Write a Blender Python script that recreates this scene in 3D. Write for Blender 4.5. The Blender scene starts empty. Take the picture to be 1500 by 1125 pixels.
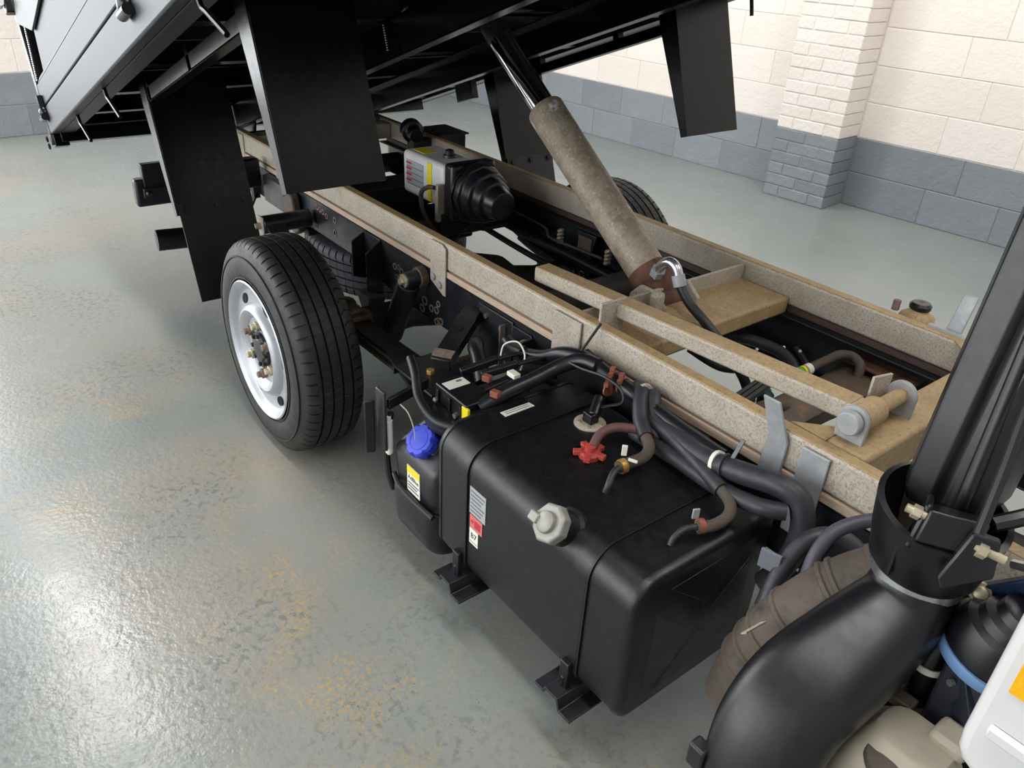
import bpy, bmesh, math, random
from mathutils import Vector, Matrix
random.seed(7)
PI = math.pi
scene = bpy.context.scene
COL = scene.collection

# ------------------------------------------------------------------ camera
cd = bpy.data.cameras.new('camera'); cam = bpy.data.objects.new('camera', cd); COL.objects.link(cam)
_R = Vector((0.60912766, 0.79148404, 0.05016492)); _U = Vector((-0.42235741, 0.27020888, 0.86521753))
_F = Vector((-0.67125086, 0.54821545, -0.49888085))
cam.matrix_world = Matrix(((_R.x, _U.x, -_F.x, 2.16638539), (_R.y, _U.y, -_F.y, -1.59261219),
                           (_R.z, _U.z, -_F.z, 1.51161012), (0, 0, 0, 1)))
cd.sensor_width = 36.0; cd.lens = 36.0 * 1143.318 / 1500.0; cd.clip_start = 0.02
scene.camera = cam
# ------------------------------------------------------------------ world, lamps, exposure
wd = bpy.data.worlds.new('world'); scene.world = wd; wd.use_nodes = True
bgn = wd.node_tree.nodes['Background']
bgn.inputs[0].default_value = (0.93, 0.96, 1.0, 1); bgn.inputs[1].default_value = 0.42
def area(name, loc, tgt, sx, sy, power, col=(1, 0.97, 0.93)):
    l = bpy.data.lights.new(name, 'AREA'); l.shape = 'RECTANGLE'; l.size = sx; l.size_y = sy; l.energy = power; l.color = col
    o = bpy.data.objects.new(name, l); COL.objects.link(o); o.location = loc
    o.rotation_euler = (Vector(tgt) - Vector(loc)).to_track_quat('-Z', 'Y').to_euler(); return o
area('strip_lamp', (-0.6, 2.0, 3.6), (-0.6, 2.0, 0), 3.0, 0.35, 70)
area('strip_lamp.001', (2.6, 1.2, 3.6), (2.6, 1.2, 0), 3.0, 0.35, 50)
area('strip_lamp.002', (-3.2, -1.4, 3.6), (-3.2, -1.4, 0), 3.0, 0.35, 60)
area('strip_lamp.003', (1.6, -1.3, 3.6), (1.6, -1.3, 0), 3.0, 0.35, 60)
area('daylight_rear_door', (-4.95, -2.9, 1.7), (0, -0.6, 0.5), 3.0, 3.2, 130, (0.95, 0.98, 1.0))
area('daylight_side_door', (-1.5, -7.0, 2.0), (0, 0, 0.9), 8.0, 3.6, 330, (0.95, 0.98, 1.0))
vs = scene.view_settings
vs.view_transform = 'Standard'; vs.look = 'None'; vs.gamma = 1.0; vs.use_curve_mapping = False; vs.exposure = 0.40

# ------------------------------------------------------------------ materials
def hexc(h):
    h = h.lstrip('#'); v = [int(h[i:i+2], 16) / 255 for i in (0, 2, 4)]
    return tuple((c / 12.92 if c <= 0.04045 else ((c + 0.055) / 1.055) ** 2.4) for c in v) + (1,)
def mat(name, c1, c2=None, scale=8, rough=0.5, metal=0.0, bump=0.0, bscale=60, layers=(), rvar=0.0, coat=0.0, stretch=None, spec=None):
    m = bpy.data.materials.new(name); m.use_nodes = True; nt = m.node_tree; N = nt.nodes; L = nt.links
    b = N['Principled BSDF']; b.inputs['Roughness'].default_value = rough; b.inputs['Metallic'].default_value = metal
    if coat: b.inputs['Coat Weight'].default_value = coat; b.inputs['Coat Roughness'].default_value = 0.12
    if spec is not None: b.inputs['Specular IOR Level'].default_value = spec
    tc = N.new('ShaderNodeTexCoord'); vec = tc.outputs['Object']
    if stretch:
        mp = N.new('ShaderNodeMapping'); mp.inputs['Scale'].default_value = stretch; L.new(vec, mp.inputs[0]); vec = mp.outputs[0]
    def noise(s, d=6, r=0.6):
        n = N.new('ShaderNodeTexNoise'); n.inputs['Scale'].default_value = s; n.inputs['Detail'].default_value = d
        n.inputs['Roughness'].default_value = r; L.new(vec, n.inputs['Vector']); return n
    def ramp(src, lo, hi):
        r = N.new('ShaderNodeMapRange'); r.inputs[1].default_value = lo; r.inputs[2].default_value = hi; L.new(src, r.inputs[0]); return r.outputs[0]
    def mix(f, a, bb):
        x = N.new('ShaderNodeMix'); x.data_type = 'RGBA'
        if isinstance(f, float): x.inputs[0].default_value = f
        else: L.new(f, x.inputs[0])
        for s, v in ((6, a), (7, bb)):
            if isinstance(v, tuple): x.inputs[s].default_value = v
            else: L.new(v, x.inputs[s])
        return x.outputs[2]
    c = hexc(c1)
    n0 = noise(scale)
    col = mix(ramp(n0.outputs[0], 0.32, 0.68), c, hexc(c2)) if c2 else c
    for lay in layers:                                  # (colour, noise scale, low, high)
        n = noise(lay[1], 8, 0.65); col = mix(ramp(n.outputs[0], lay[2], lay[3]), col, hexc(lay[0]))
    if isinstance(col, tuple): b.inputs['Base Color'].default_value = col
    else: L.new(col, b.inputs['Base Color'])
    if rvar:
        r = N.new('ShaderNodeMapRange'); r.inputs[1].default_value = 0.3; r.inputs[2].default_value = 0.7
        r.inputs[3].default_value = rough - rvar; r.inputs[4].default_value = rough + rvar
        L.new(noise(scale * 1.7).outputs[0], r.inputs[0]); L.new(r.outputs[0], b.inputs['Roughness'])
    if bump:
        bp = N.new('ShaderNodeBump'); bp.inputs['Strength'].default_value = 1.0; bp.inputs['Distance'].default_value = bump
        L.new(noise(bscale, 4).outputs[0], bp.inputs['Height']); L.new(bp.outputs[0], b.inputs['Normal'])
    return m
M = {}
M['galv'] = mat('galvanised_dirty', '#aca190', '#bdb4a7', 14, 0.55, 0.1, 0.0004, 300, layers=(('#8f8270', 210, 0.48, 0.64), ('#bdb6ab', 240, 0.54, 0.68), ('#a08a68', 5, 0.58, 0.76)), rvar=0.1)
M['galv_top'] = mat('galvanised_brown_film', '#a08863', '#b2986f', 16, 0.6, 0.05, 0.0003, 250, layers=(('#8a7050', 110, 0.52, 0.68), ('#b9a888', 40, 0.60, 0.74)), rvar=0.1)
M['galv_clean'] = mat('galvanised_pale', '#94979a', '#a6a8a9', 40, 0.5, 0.2, 0.0003, 200, layers=(('#9a9690', 90, 0.6, 0.75),), rvar=0.1)
M['chassis'] = mat('chassis_black_paint', '#121417', '#1a1d22', 10, 0.42, 0.0, 0.0004, 140, layers=(('#4a3a30', 14, 0.66, 0.8), ('#59595a', 45, 0.7, 0.82)), rvar=0.1)
M['inner'] = mat('grimy_black_steel', '#17150f', '#26211b', 12, 0.6, 0.0, 0.0006, 120, layers=(('#4b3829', 9, 0.6, 0.8),))
M['black'] = mat('gloss_black_paint', '#030304', '#050506', 30, 0.22, 0.0, 0.00015, 260, rvar=0.05, spec=0.32)
M['black_under'] = mat('black_paint_underside', '#030304', '#060607', 30, 0.35)
M['flap'] = mat('black_rubber_sheet', '#070708', '#0c0c0d', 20, 0.45)
M['grey'] = mat('grey_satin_paint', '#43454a', '#484a4f', 6, 0.48, 0.0, 0.0001, 200, spec=0.4)
M['greyd'] = mat('grey_post_paint', '#1c1d1f', '#222325', 6, 0.42)
M['tank'] = mat('black_powder_coat', '#0e0f11', '#151619', 25, 0.36, 0.0, 0.0003, 420, layers=(('#45443f', 260, 0.62, 0.72),), rvar=0.07)
M['plastic'] = mat('black_moulded_plastic', '#0c0d10', '#111216', 30, 0.35, 0.0, 0.00012, 600, rvar=0.04)
M['plastic_s'] = mat('black_satin_plastic', '#141619', '#191b20', 20, 0.34, 0, 0.00008, 700)
M['hose'] = mat('hose_rubber', '#24252a', '#333338', 22, 0.5, 0, 0.0004, 150, layers=(('#5c5650', 30, 0.62, 0.8),), rvar=0.1)
M['cable'] = mat('cable_black', '#0e0e10', '#1a1a1c', 30, 0.45)
M['dusty'] = mat('dusty_brown_rubber', '#453d35', '#574d42', 14, 0.75, 0, 0.0005, 120, layers=(('#2c2723', 20, 0.55, 0.75),))
M['rust'] = mat('rust', '#54382a', '#6e4938', 30, 0.8, 0, 0.001, 120, layers=(('#33201a', 26, 0.52, 0.7),))
M['rustd'] = mat('dark_rust', '#4f4238', '#625144', 16, 0.6, 0, 0.0008, 100, layers=(('#2a221d', 12, 0.52, 0.7), ('#8b5532', 18, 0.58, 0.72)))
M['rustwash'] = mat('rusty_washer', '#6f5a50', '#8d7a70', 60, 0.7, 0.1)
M['bolt'] = mat('zinc_bolt', '#b2a88a', '#c9c0a5', 40, 0.4, 0.5)
M['steel'] = mat('bright_steel', '#b9bbbd', '#cfd0d2', 30, 0.25, 0.9)
M['chrome'] = mat('chrome_rod', '#c9ccd0', None, 8, 0.1, 1.0)
M['barrel'] = mat('ram_barrel', '#857867', '#a09482', 22, 0.55, 0.1, 0.0008, 120, layers=(('#7a6b58', 45, 0.48, 0.72), ('#b9b1a4', 110, 0.56, 0.70), ('#6d4f3a', 8, 0.60, 0.76), ('#c6c8c6', 6, 0.60, 0.63)), rvar=0.1)
M['tyre'] = mat('tyre_rubber', '#191919', '#222120', 18, 0.55, 0, 0.0006, 160, layers=(('#39342f', 12, 0.5, 0.8),), rvar=0.08)
M['tyre2'] = mat('tyre_rubber_blue', '#23252b', '#2d3037', 18, 0.6, 0, 0.0006, 160)
M['rim'] = mat('silver_wheel_paint', '#a2a4a9', '#b0b2b6', 8, 0.33, 0.3, 0.0002, 100, layers=(('#8a8176', 30, 0.68, 0.82),), rvar=0.06)
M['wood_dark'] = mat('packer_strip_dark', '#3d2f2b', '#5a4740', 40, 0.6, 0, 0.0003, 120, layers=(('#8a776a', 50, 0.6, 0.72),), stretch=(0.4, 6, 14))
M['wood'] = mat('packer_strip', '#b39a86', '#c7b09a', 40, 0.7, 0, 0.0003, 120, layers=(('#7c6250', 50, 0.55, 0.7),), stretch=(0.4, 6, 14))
M['brass'] = mat('brass_clip', '#b08a4a', '#c49c58', 30, 0.4, 0.6)
M['red'] = mat('red_plastic', '#b5473f', '#a53b36', 30, 0.45)
M['redhose'] = mat('faded_red_hose', '#6b4742', '#5a3f3c', 30, 0.6)
M['copper'] = mat('rust_orange_clip', '#9a5a44', '#7d4434', 60, 0.65)
M['blue'] = mat('blue_plastic', '#2f3fc0', '#3346c8', 20, 0.35)
M['white'] = mat('white_paint', '#c9c9c6', '#cdcdcb', 6, 0.25, 0, coat=0.4)
M['wplast'] = mat('white_plastic', '#cfd0cd', '#dadbd8', 10, 0.4)
M['cream'] = mat('cream_plastic', '#9d9584', '#aaa290', 8, 0.5, 0, 0.0002, 90, layers=(('#6b655a', 7, 0.62, 0.8),))
M['ltblue'] = mat('light_blue_plastic', '#6a8db8', '#7095c0', 10, 0.4)
M['navy'] = mat('dark_blue_steel', '#1b2a44', '#24344f', 10, 0.4)
M['navyb'] = mat('dark_navy_plate', '#20242e', '#282c37', 12, 0.45)
M['green'] = mat('green_sleeve', '#3f9a3f', '#4aa544', 20, 0.5)
M['dkgreen'] = mat('dark_green_valve', '#1f4a40', '#22524a', 20, 0.5)
M['yellow'] = mat('yellow_sticker', '#e8d21c', '#ecd726', 20, 0.45)
M['paper'] = mat('white_label', '#dfddd0', '#e6e4d8', 40, 0.5)
M['silverlab'] = mat('silver_label', '#a9adb0', '#b4b8ba', 40, 0.4, 0.2)
M['pink'] = mat('red_label', '#c9635f', '#d27a74', 30, 0.5)
M['ink'] = mat('label_ink', '#2a2a2e', None, 8, 0.6)
M['inkgrey'] = mat('label_ink_grey', '#6b6e74', None, 8, 0.6)
M['inkred'] = mat('label_ink_red', '#b52a3c', None, 8, 0.6)
M['reflect'] = mat('amber_reflective_tape', '#e0a000', '#eab010', 260, 0.35)
M['void'] = mat('dark_hole', '#040404', None, 8, 0.9)
M['cap'] = mat('cast_alloy', '#86847c', '#98968e', 40, 0.5, 0.3, 0.0004, 150)
M['taped'] = mat('purple_grey_tape', '#3a3640', '#46424c', 20, 0.5)
# walls and floor
def paint(name, c1, c2, bump=0.004):
    return mat(name, c1, c2, 5, 0.5, 0, bump, 38, rvar=0.08)
M['cream_wall'] = paint('cream_wall_paint', '#ece4dc', '#efe7df')
M['cream_wall2'] = paint('cream_wall_paint_warm', '#e8dfd6', '#ebe3da')
M['dado'] = paint('blue_grey_wall_paint', '#80868b', '#898f94')
M['dado2'] = paint('blue_grey_wall_paint_dark', '#797f85', '#82888d')
def floor_mat():
    m = bpy.data.materials.new('worn_grey_floor_paint'); m.use_nodes = True; nt = m.node_tree; N = nt.nodes; L = nt.links
    b = N['Principled BSDF']; tc = N.new('ShaderNodeTexCoord'); vec = tc.outputs['Object']
    def noise(s, d=8, r=0.6, dist=0.0):
        n = N.new('ShaderNodeTexNoise'); n.inputs['Scale'].default_value = s; n.inputs['Detail'].default_value = d
        n.inputs['Roughness'].default_value = r; n.inputs['Distortion'].default_value = dist; L.new(vec, n.inputs['Vector']); return n.outputs[0]
    def rng(src, lo, hi, a=0.0, bb=1.0):
        r = N.new('ShaderNodeMapRange'); r.inputs[1].default_value = lo; r.inputs[2].default_value = hi
        r.inputs[3].default_value = a; r.inputs[4].default_value = bb; L.new(src, r.inputs[0]); return r.outputs[0]
    def mul(a, c):
        n = N.new('ShaderNodeMath'); n.operation = 'MULTIPLY'; L.new(a, n.inputs[0]); L.new(c, n.inputs[1]); return n.outputs[0]
    def mix(f, a, c):
        x = N.new('ShaderNodeMix'); x.data_type = 'RGBA'; L.new(f, x.inputs[0])
        for s, v in ((6, a), (7, c)):
            if isinstance(v, tuple): x.inputs[s].default_value = v
            else: L.new(v, x.inputs[s])
        return x.outputs[2]
    # the coat is worn and peeled on the near side of the lorry, smoother towards the far wall
    sx = N.new('ShaderNodeSeparateXYZ'); L.new(vec, sx.inputs[0])
    near = rng(sx.outputs[1], -0.3, -1.1)
    col = mix(rng(noise(1.1, 5), 0.3, 0.7), hexc('#7b827f'), hexc('#878d89'))
    col = mix(mul(rng(noise(0.9, 4, 0.6, 0.3), 0.40, 0.60), near), col, hexc('#8d877d'))
    col = mix(mul(rng(noise(48, 5, 0.6, 0.4), 0.52, 0.60), mul(rng(noise(1.7, 4), 0.42, 0.6), near)), col, hexc('#6d726d'))
    patch = mul(mul(rng(noise(2.3, 6, 0.7, 0.5), 0.51, 0.64), rng(noise(95, 6, 0.7), 0.50, 0.57)), rng(sx.outputs[0], -1.0, -0.3))
    col = mix(mul(patch, near), col, hexc('#ab9060'))
    speck = mul(rng(noise(7, 6), 0.50, 0.60), mul(rng(noise(150, 2), 0.66, 0.70), near))
    col = mix(speck, col, hexc('#4a463c'))
    L.new(col, b.inputs['Base Color'])
    L.new(rng(noise(5, 8), 0.3, 0.7, 0.17, 0.30), b.inputs['Roughness'])
    bp = N.new('ShaderNodeBump'); bp.inputs['Distance'].default_value = 0.0020; bp.inputs['Strength'].default_value = 0.45
    amp = rng(near, 0.0, 1.0, 0.05, 1.0)
    L.new(mul(noise(62, 2), amp), bp.inputs['Height']); L.new(bp.outputs[0], b.inputs['Normal'])
    return m
M['floor'] = floor_mat()

# ------------------------------------------------------------------ helpers
def V(*a): return Vector(a[0] if len(a) == 1 else a)
def frame_of(d, up=(0, 0, 1)):
    d = V(d).normalized(); u = V(up)
    if abs(d.dot(u)) > 0.98: u = V(1, 0, 0)
    s = d.cross(u).normalized(); return d, s, s.cross(d).normalized()
def smooth_path(pts, n=6):
    P = [V(p) for p in pts]
    if len(P) < 3: return P
    out = []
    for i in range(len(P) - 1):
        p0 = P[max(i - 1, 0)]; p1 = P[i]; p2 = P[i + 1]; p3 = P[min(i + 2, len(P) - 1)]
        for k in range(n):
            t = k / n
            out.append(0.5 * ((2 * p1) + (p2 - p0) * t + (2 * p0 - 5 * p1 + 4 * p2 - p3) * t * t + (3 * p1 - p0 - 3 * p2 + p3) * t ** 3))
    out.append(P[-1]); return out
class MB:
    def __init__(s): s.b = bmesh.new()
    def face(s, vs):
        try: return s.b.faces.new(vs)
        except ValueError: return None
    def box(s, x0, x1, y0, y1, z0, z1):
        v = [s.b.verts.new((x, y, z)) for x in (x0, x1) for y in (y0, y1) for z in (z0, z1)]
        for f in ((0, 1, 3, 2), (4, 6, 7, 5), (0, 4, 5, 1), (2, 3, 7, 6), (0, 2, 6, 4), (1, 5, 7, 3)): s.face([v[i] for i in f])
        return s
    def obox(s, c, ax, ay, az):                       # centre and three half-axes
        c, ax, ay, az = V(c), V(ax), V(ay), V(az)
        v = [s.b.verts.new(c + i * ax + j * ay + k * az) for i in (-1, 1) for j in (-1, 1) for k in (-1, 1)]
        for f in ((0, 1, 3, 2), (4, 6, 7, 5), (0, 4, 5, 1), (2, 3, 7, 6), (0, 2, 6, 4), (1, 5, 7, 3)): s.face([v[i] for i in f])
        return s
    def bar(s, p0, p1, w, h, up=(0, 0, 1)):
        p0, p1 = V(p0), V(p1); d, sd, u = frame_of(p1 - p0, up)
        return s.obox((p0 + p1) / 2, (p1 - p0) / 2, sd * w / 2, u * h / 2)
    def rings(s, rings, cap0=True, cap1=True, closed=False):
        R = [[s.b.verts.new(p) for p in r] for r in rings]; n = len(R[0])
        m = len(R) if closed else len(R) - 1
        for i in range(m):
            A, B = R[i], R[(i + 1) % len(R)]
            for k in range(n): s.face((A[k], A[(k + 1) % n], B[(k + 1) % n], B[k]))
        if not closed:
            if cap0: s.face(R[0][::-1])
            if cap1: s.face(R[-1])
        return s
    def cyl(s, p0, p1, r, n=20, r2=None, rot=0.0):
        p0, p1 = V(p0), V(p1); d, sd, u = frame_of(p1 - p0); r2 = r if r2 is None else r2
        c = [(math.cos(2 * PI * k / n + rot), math.sin(2 * PI * k / n + rot)) for k in range(n)]
        return s.rings([[p0 + (sd * a + u * b) * r for a, b in c], [p1 + (sd * a + u * b) * r2 for a, b in c]])
    def lathe(s, o, axis, prof, n=32, up=(0, 0, 1), closed=False):         # prof: (along, radius)
        o = V(o); d, sd, u = frame_of(axis, up)
        c = [(math.cos(2 * PI * k / n), math.sin(2 * PI * k / n)) for k in range(n)]
        return s.rings([[o + d * t + (sd * a + u * b) * max(r, 0.0004) for a, b in c] for t, r in prof], closed=closed)
    def tube(s, pts, r, n=10, sm=6, rfun=None):
        P = smooth_path(pts, sm) if sm else [V(p) for p in pts]
        rings = []; d = (P[1] - P[0]).normalized(); d, sd, u = frame_of(d)
        for i, p in enumerate(P):
            t = (P[min(i + 1, len(P) - 1)] - P[max(i - 1, 0)]).normalized()
            sd = (sd - t * sd.dot(t)).normalized(); u = sd.cross(t)
            rr = r if rfun is None else rfun(i / (len(P) - 1)) * r
            rings.append([p + (sd * math.cos(2 * PI * k / n) + u * math.sin(2 * PI * k / n)) * rr for k in range(n)])
        return s.rings(rings)
    def prism(s, poly, vec):                          # planar polygon pushed along vec
        vec = V(vec); A = [s.b.verts.new(p) for p in poly]; B = [s.b.verts.new(V(p) + vec) for p in poly]; n = len(A)
        s.face(A[::-1]); s.face(B)
        for k in range(n): s.face((A[k], A[(k + 1) % n], B[(k + 1) % n], B[k]))
        return s
    def sweep(s, sections): return s.rings([[V(p) for p in q] for q in sections])
    def ball(s, c, r, sz=(1, 1, 1), n=12):
        c = V(c); pr = [(-math.cos(PI * i / n), math.sin(PI * i / n)) for i in range(n + 1)]
        return s.rings([[c + V(r * sz[0] * math.cos(2 * PI * k / (2 * n)) * max(q, .01), r * sz[1] * math.sin(2 * PI * k / (2 * n)) * max(q, .01), r * sz[2] * h) for k in range(2 * n)] for h, q in pr])
    def build(s, name, m, parent=None, bev=0.0, smooth=True, seg=2, local=False, sub=0):
        bmesh.ops.recalc_face_normals(s.b, faces=s.b.faces)
        me = bpy.data.meshes.new(name); s.b.to_mesh(me); s.b.free()
        me.materials.append(M[m] if isinstance(m, str) else m)
        return link(name, me, parent, bev, smooth, seg, local, sub)
def link(name, me, parent=None, bev=0.0, smooth=True, seg=2, local=False, sub=0):
    if smooth:
        for p in me.polygons: p.use_smooth = True
        if hasattr(me, 'set_sharp_from_angle'): me.set_sharp_from_angle(angle=math.radians(38))
    o = bpy.data.objects.new(name, me); COL.objects.link(o)
    if parent is not None:
        o.parent = parent
        if not local and parent.parent is None and parent.type == 'EMPTY':
            o.matrix_parent_inverse = Matrix.Translation(-parent.location)
    if bev:
        b = o.modifiers.new('edge', 'BEVEL'); b.width = bev; b.segments = seg; b.limit_method = 'ANGLE'; b.angle_limit = math.radians(40)
        b.harden_normals = False
    if sub:
        q = o.modifiers.new('sub', 'SUBSURF'); q.levels = sub; q.render_levels = sub
    return o
def tag(o, label=None, cat=None, group=None, kind=None):
    for k, v in (('label', label), ('category', cat), ('group', group), ('kind', kind)):
        if v: o[k] = v
    return o
def thing(name, label, cat, loc=(0, 0, 0), group=None, rot=(0, 0, 0)):
    o = bpy.data.objects.new(name, None); COL.objects.link(o); o.location = loc; o.rotation_euler = rot; o.empty_display_size = 0.1
    return tag(o, label, cat, group)
def copy_tree(o, parent=None):
    c = o.copy(); COL.objects.link(c)
    if parent is not None: c.parent = parent
    for ch in list(o.children): copy_tree(ch, c)
    return c
def text_mesh(txt, size):
    cu = bpy.data.curves.new('lettering', 'FONT'); cu.body = txt; cu.size = size; cu.extrude = 0.0002; cu.align_x = 'CENTER'; cu.align_y = 'CENTER'
    o = bpy.data.objects.new('lettering', cu); COL.objects.link(o)
    dg = bpy.context.evaluated_depsgraph_get(); me = bpy.data.meshes.new_from_object(o.evaluated_get(dg))
    bpy.data.objects.remove(o); bpy.data.curves.remove(cu); return me
def lettering(name, txt, size, c, xdir, ydir, m, parent):
    me = text_mesh(txt, size); x = V(xdir).normalized(); y = V(ydir).normalized(); z = x.cross(y)
    me.transform(Matrix(((x.x, y.x, z.x, c[0]), (x.y, y.y, z.y, c[1]), (x.z, y.z, z.z, c[2]), (0, 0, 0, 1))))
    me.materials.clear(); me.materials.append(M[m])
    return link(name, me, parent, smooth=False)

# ================================================================== THE ROOM
WA = 0.0733; ca, sa = math.cos(WA), math.sin(WA); YW, XR = 3.5931, -4.9024
OX, OY = XR * ca - YW * sa, XR * sa + YW * ca
def far_pt(s, o, z): return V(OX + s * ca + o * sa, OY + s * sa - o * ca, z)      # s along the far wall, o out into the room
def rear_pt(s, o, z): return V(OX + o * ca + s * sa, OY + o * sa - s * ca, z)
fl = MB().prism([far_pt(-0.3, -0.3, 0), far_pt(11, -0.3, 0), far_pt(11, 11, 0), far_pt(-0.3, 11, 0)], (0, 0, -0.1)).build('floor', 'floor', smooth=False)
tag(fl, kind='structure')
WH = 3.0
wf = MB().prism([far_pt(-0.2, 0, 0), far_pt(10, 0, 0), far_pt(10, -0.2, 0), far_pt(-0.2, -0.2, 0)], (0, 0, WH)).build('wall_far', 'cream_wall', smooth=False)
tag(wf, kind='structure')
wr = MB().prism([rear_pt(0.0, 0, 0), rear_pt(4.7, 0, 0), rear_pt(4.7, -0.2, 0), rear_pt(0.0, -0.2, 0)], (0, 0, WH)).build('wall_rear', 'cream_wall', smooth=False)
tag(wr, kind='structure')
MESHC = {}
def brick_mesh(key, w, d, h, m, bev):
    if key in MESHC: return MESHC[key]
    b = bmesh.new(); bmesh.ops.create_cube(b, size=1.0); bmesh.ops.scale(b, verts=b.verts, vec=(w, d, h))
    fe = [e for e in b.edges if all(v.co.y < 0 for v in e.verts)]
    bmesh.ops.bevel(b, geom=fe, offset=bev, segments=1, affect='EDGES')
    bmesh.ops.recalc_face_normals(b, faces=b.faces)
    me = bpy.data.meshes.new(key); b.to_mesh(me); b.free(); me.materials.append(M[m]); MESHC[key] = me; return me
def lay(name, me, parent, p, rz):
    o = bpy.data.objects.new(name, me); COL.objects.link(o); o.parent = parent
    o.location = p; o.rotation_euler = (0, 0, rz); return o
def courses(parent, ptf, rz, s0, s1, offs, rows):
    for r in range(rows):
        s = s0; e = offs[r % 2]
        while e <= s0 + 0.06: e += 0.45
        while s < s1 - 0.05:
            e2 = min(e, s1); w = round(e2 - s - 0.005, 3)
            m = random.choice(('dado', 'dado2')) if r < 2 else random.choice(('cream_wall', 'cream_wall2'))
            me = brick_mesh('block_%.3f_%s' % (w, m), w, 0.03, 0.220, m, 0.003)
            lay('block', me, parent, ptf((s + e2) / 2, -0.0150 + random.uniform(0.0045, 0.0065), r * 0.225 + 0.1125), rz)
            s = e2; e += 0.45
PIER0, PIER1, PD = 4.075, 4.535, 0.27
courses(wf, far_pt, WA, 0.012, PIER0, (0.355, 0.20), 8)
courses(wf, far_pt, WA, PIER1, 9.0, (5.06, 5.24), 8)
courses(wr, rear_pt, WA - PI / 2 + PI, 0.02, 4.7, (0.33, 0.11), 7)
# the mortar behind the dado courses is painted with it
tag(MB().prism([far_pt(0, 0.0015, 0), far_pt(9.0, 0.0015, 0), far_pt(9.0, -0.01, 0), far_pt(0, -0.01, 0)], (0, 0, 0.447)).build('dado_mortar', 'dado', wf, smooth=False))
tag(MB().prism([rear_pt(0, 0.0015, 0), rear_pt(4.7, 0.0015, 0), rear_pt(4.7, -0.01, 0), rear_pt(0, -0.01, 0)], (0, 0, 0.447)).build('dado_mortar', 'dado', wr, smooth=False))
pier = MB().prism([far_pt(PIER0 + .012, 0, 0), far_pt(PIER1 - .012, 0, 0), far_pt(PIER1 - .012, PD - 0.007, 0), far_pt(PIER0 + .012, PD - 0.007, 0)], (0, 0, 2.4)).build('wall_pier', 'cream_wall', smooth=False)
tag(pier, kind='structure')
tag(MB().prism([far_pt(PIER0 + .010, 0.01, 0), far_pt(PIER1 - .010, 0.01, 0), far_pt(PIER1 - .010, PD - 0.005, 0), far_pt(PIER0 + .010, PD - 0.005, 0)], (0, 0, 0.462)).build('dado_mortar', 'dado', pier, smooth=False))
for r in range(26):
    z = r * 0.077 + 0.0385; parts = (0.23, 0.23) if r % 2 else (0.115, 0.23, 0.115)
    s = PIER0
    for w in parts:
        m = random.choice(('dado', 'dado2')) if r < 6 else random.choice(('cream_wall', 'cream_wall2'))
        b0 = round(w - 0.006, 3); jj = random.uniform(-0.002, 0.002)
        o = lay('brick', brick_mesh('brick_%.3f_%s' % (b0, m), b0, PD - 0.012, 0.071, m, 0.004), pier, far_pt(s + w / 2, PD / 2 + 0.005 + jj, z), WA)
        s += w

# ================================================================== LORRY: chassis frame
A = 0.368; ZT, ZB, ZW = 0.7084, 0.6255, 0.6027
XF, XB = 2.3, -1.30
chassis = thing('lorry_chassis', 'black painted ladder chassis of the lorry with rusty bolt holes along its side rails', 'chassis', (0.4, 0, 0.45))
prof = [(XB, 0.4726), (-0.25, 0.4726), (0.05, 0.43), (XF, 0.43)]
for sg in (-1, 1):
    yo = sg * (A + 0.002)
    b = MB(); b.prism([(XB, yo, ZW)] + [(x, yo, z) for x, z in prof] + [(XF, yo, ZW)], (0, -sg * 0.006, 0))
    b.box(XB, XF, min(yo, yo - sg * 0.06), max(yo, yo - sg * 0.06), ZW - 0.006, ZW)
    for (x0, z0), (x1, z1) in zip(prof[:-1], prof[1:]):
        b.prism([(x0, yo, z0), (x1, yo, z1), (x1, yo - sg * 0.06, z1), (x0, yo - sg * 0.06, z0)], (0, 0, 0.006))
    b.build('side_rail', 'chassis', chassis, 0.002)
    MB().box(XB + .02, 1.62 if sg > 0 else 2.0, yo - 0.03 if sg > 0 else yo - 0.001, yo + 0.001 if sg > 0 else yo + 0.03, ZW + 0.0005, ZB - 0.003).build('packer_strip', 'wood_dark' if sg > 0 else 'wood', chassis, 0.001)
for x, r, m in ((-1.22, 0.045, 'inner'), (-0.28, 0.04, 'inner'), (0.52, 0.055, 'inner')):
    MB().cyl((x, -A + .006, 0.515), (x, A - .006, 0.515), r, 18).build('cross_tube', m, chassis)
# rusty pressed crossmember ahead of the ram
b = MB(); secs = []
for i in range(13):
    t = i / 12; y = -A + 0.01 + t * (2 * A - 0.02); ex = 0.05 * abs(2 * t - 1) ** 3; zz = 0.535 + 0.03 * math.sin(PI * t); w = 0.055 + ex
    secs.append([(1.335 - w, y, zz - 0.05), (1.335 - w, y, zz - 0.012), (1.335 - w * .6, y, zz), (1.335 + w * .6, y, zz), (1.335 + w, y, zz - 0.012), (1.335 + w, y, zz - 0.05), (1.335 + w * .9, y, zz - 0.05), (1.335, y, zz - 0.015), (1.335 - w * .9, y, zz - 0.05)])
tag(b.sweep(secs).build('rusty_crossmember', 'rustd', chassis), 'brown rusted pressed steel crossmember')
MB().box(1.25, 1.46, 0.285, 0.362, 0.560, 0.567).build('gusset_plate', 'rust', chassis, 0.002)
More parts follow.
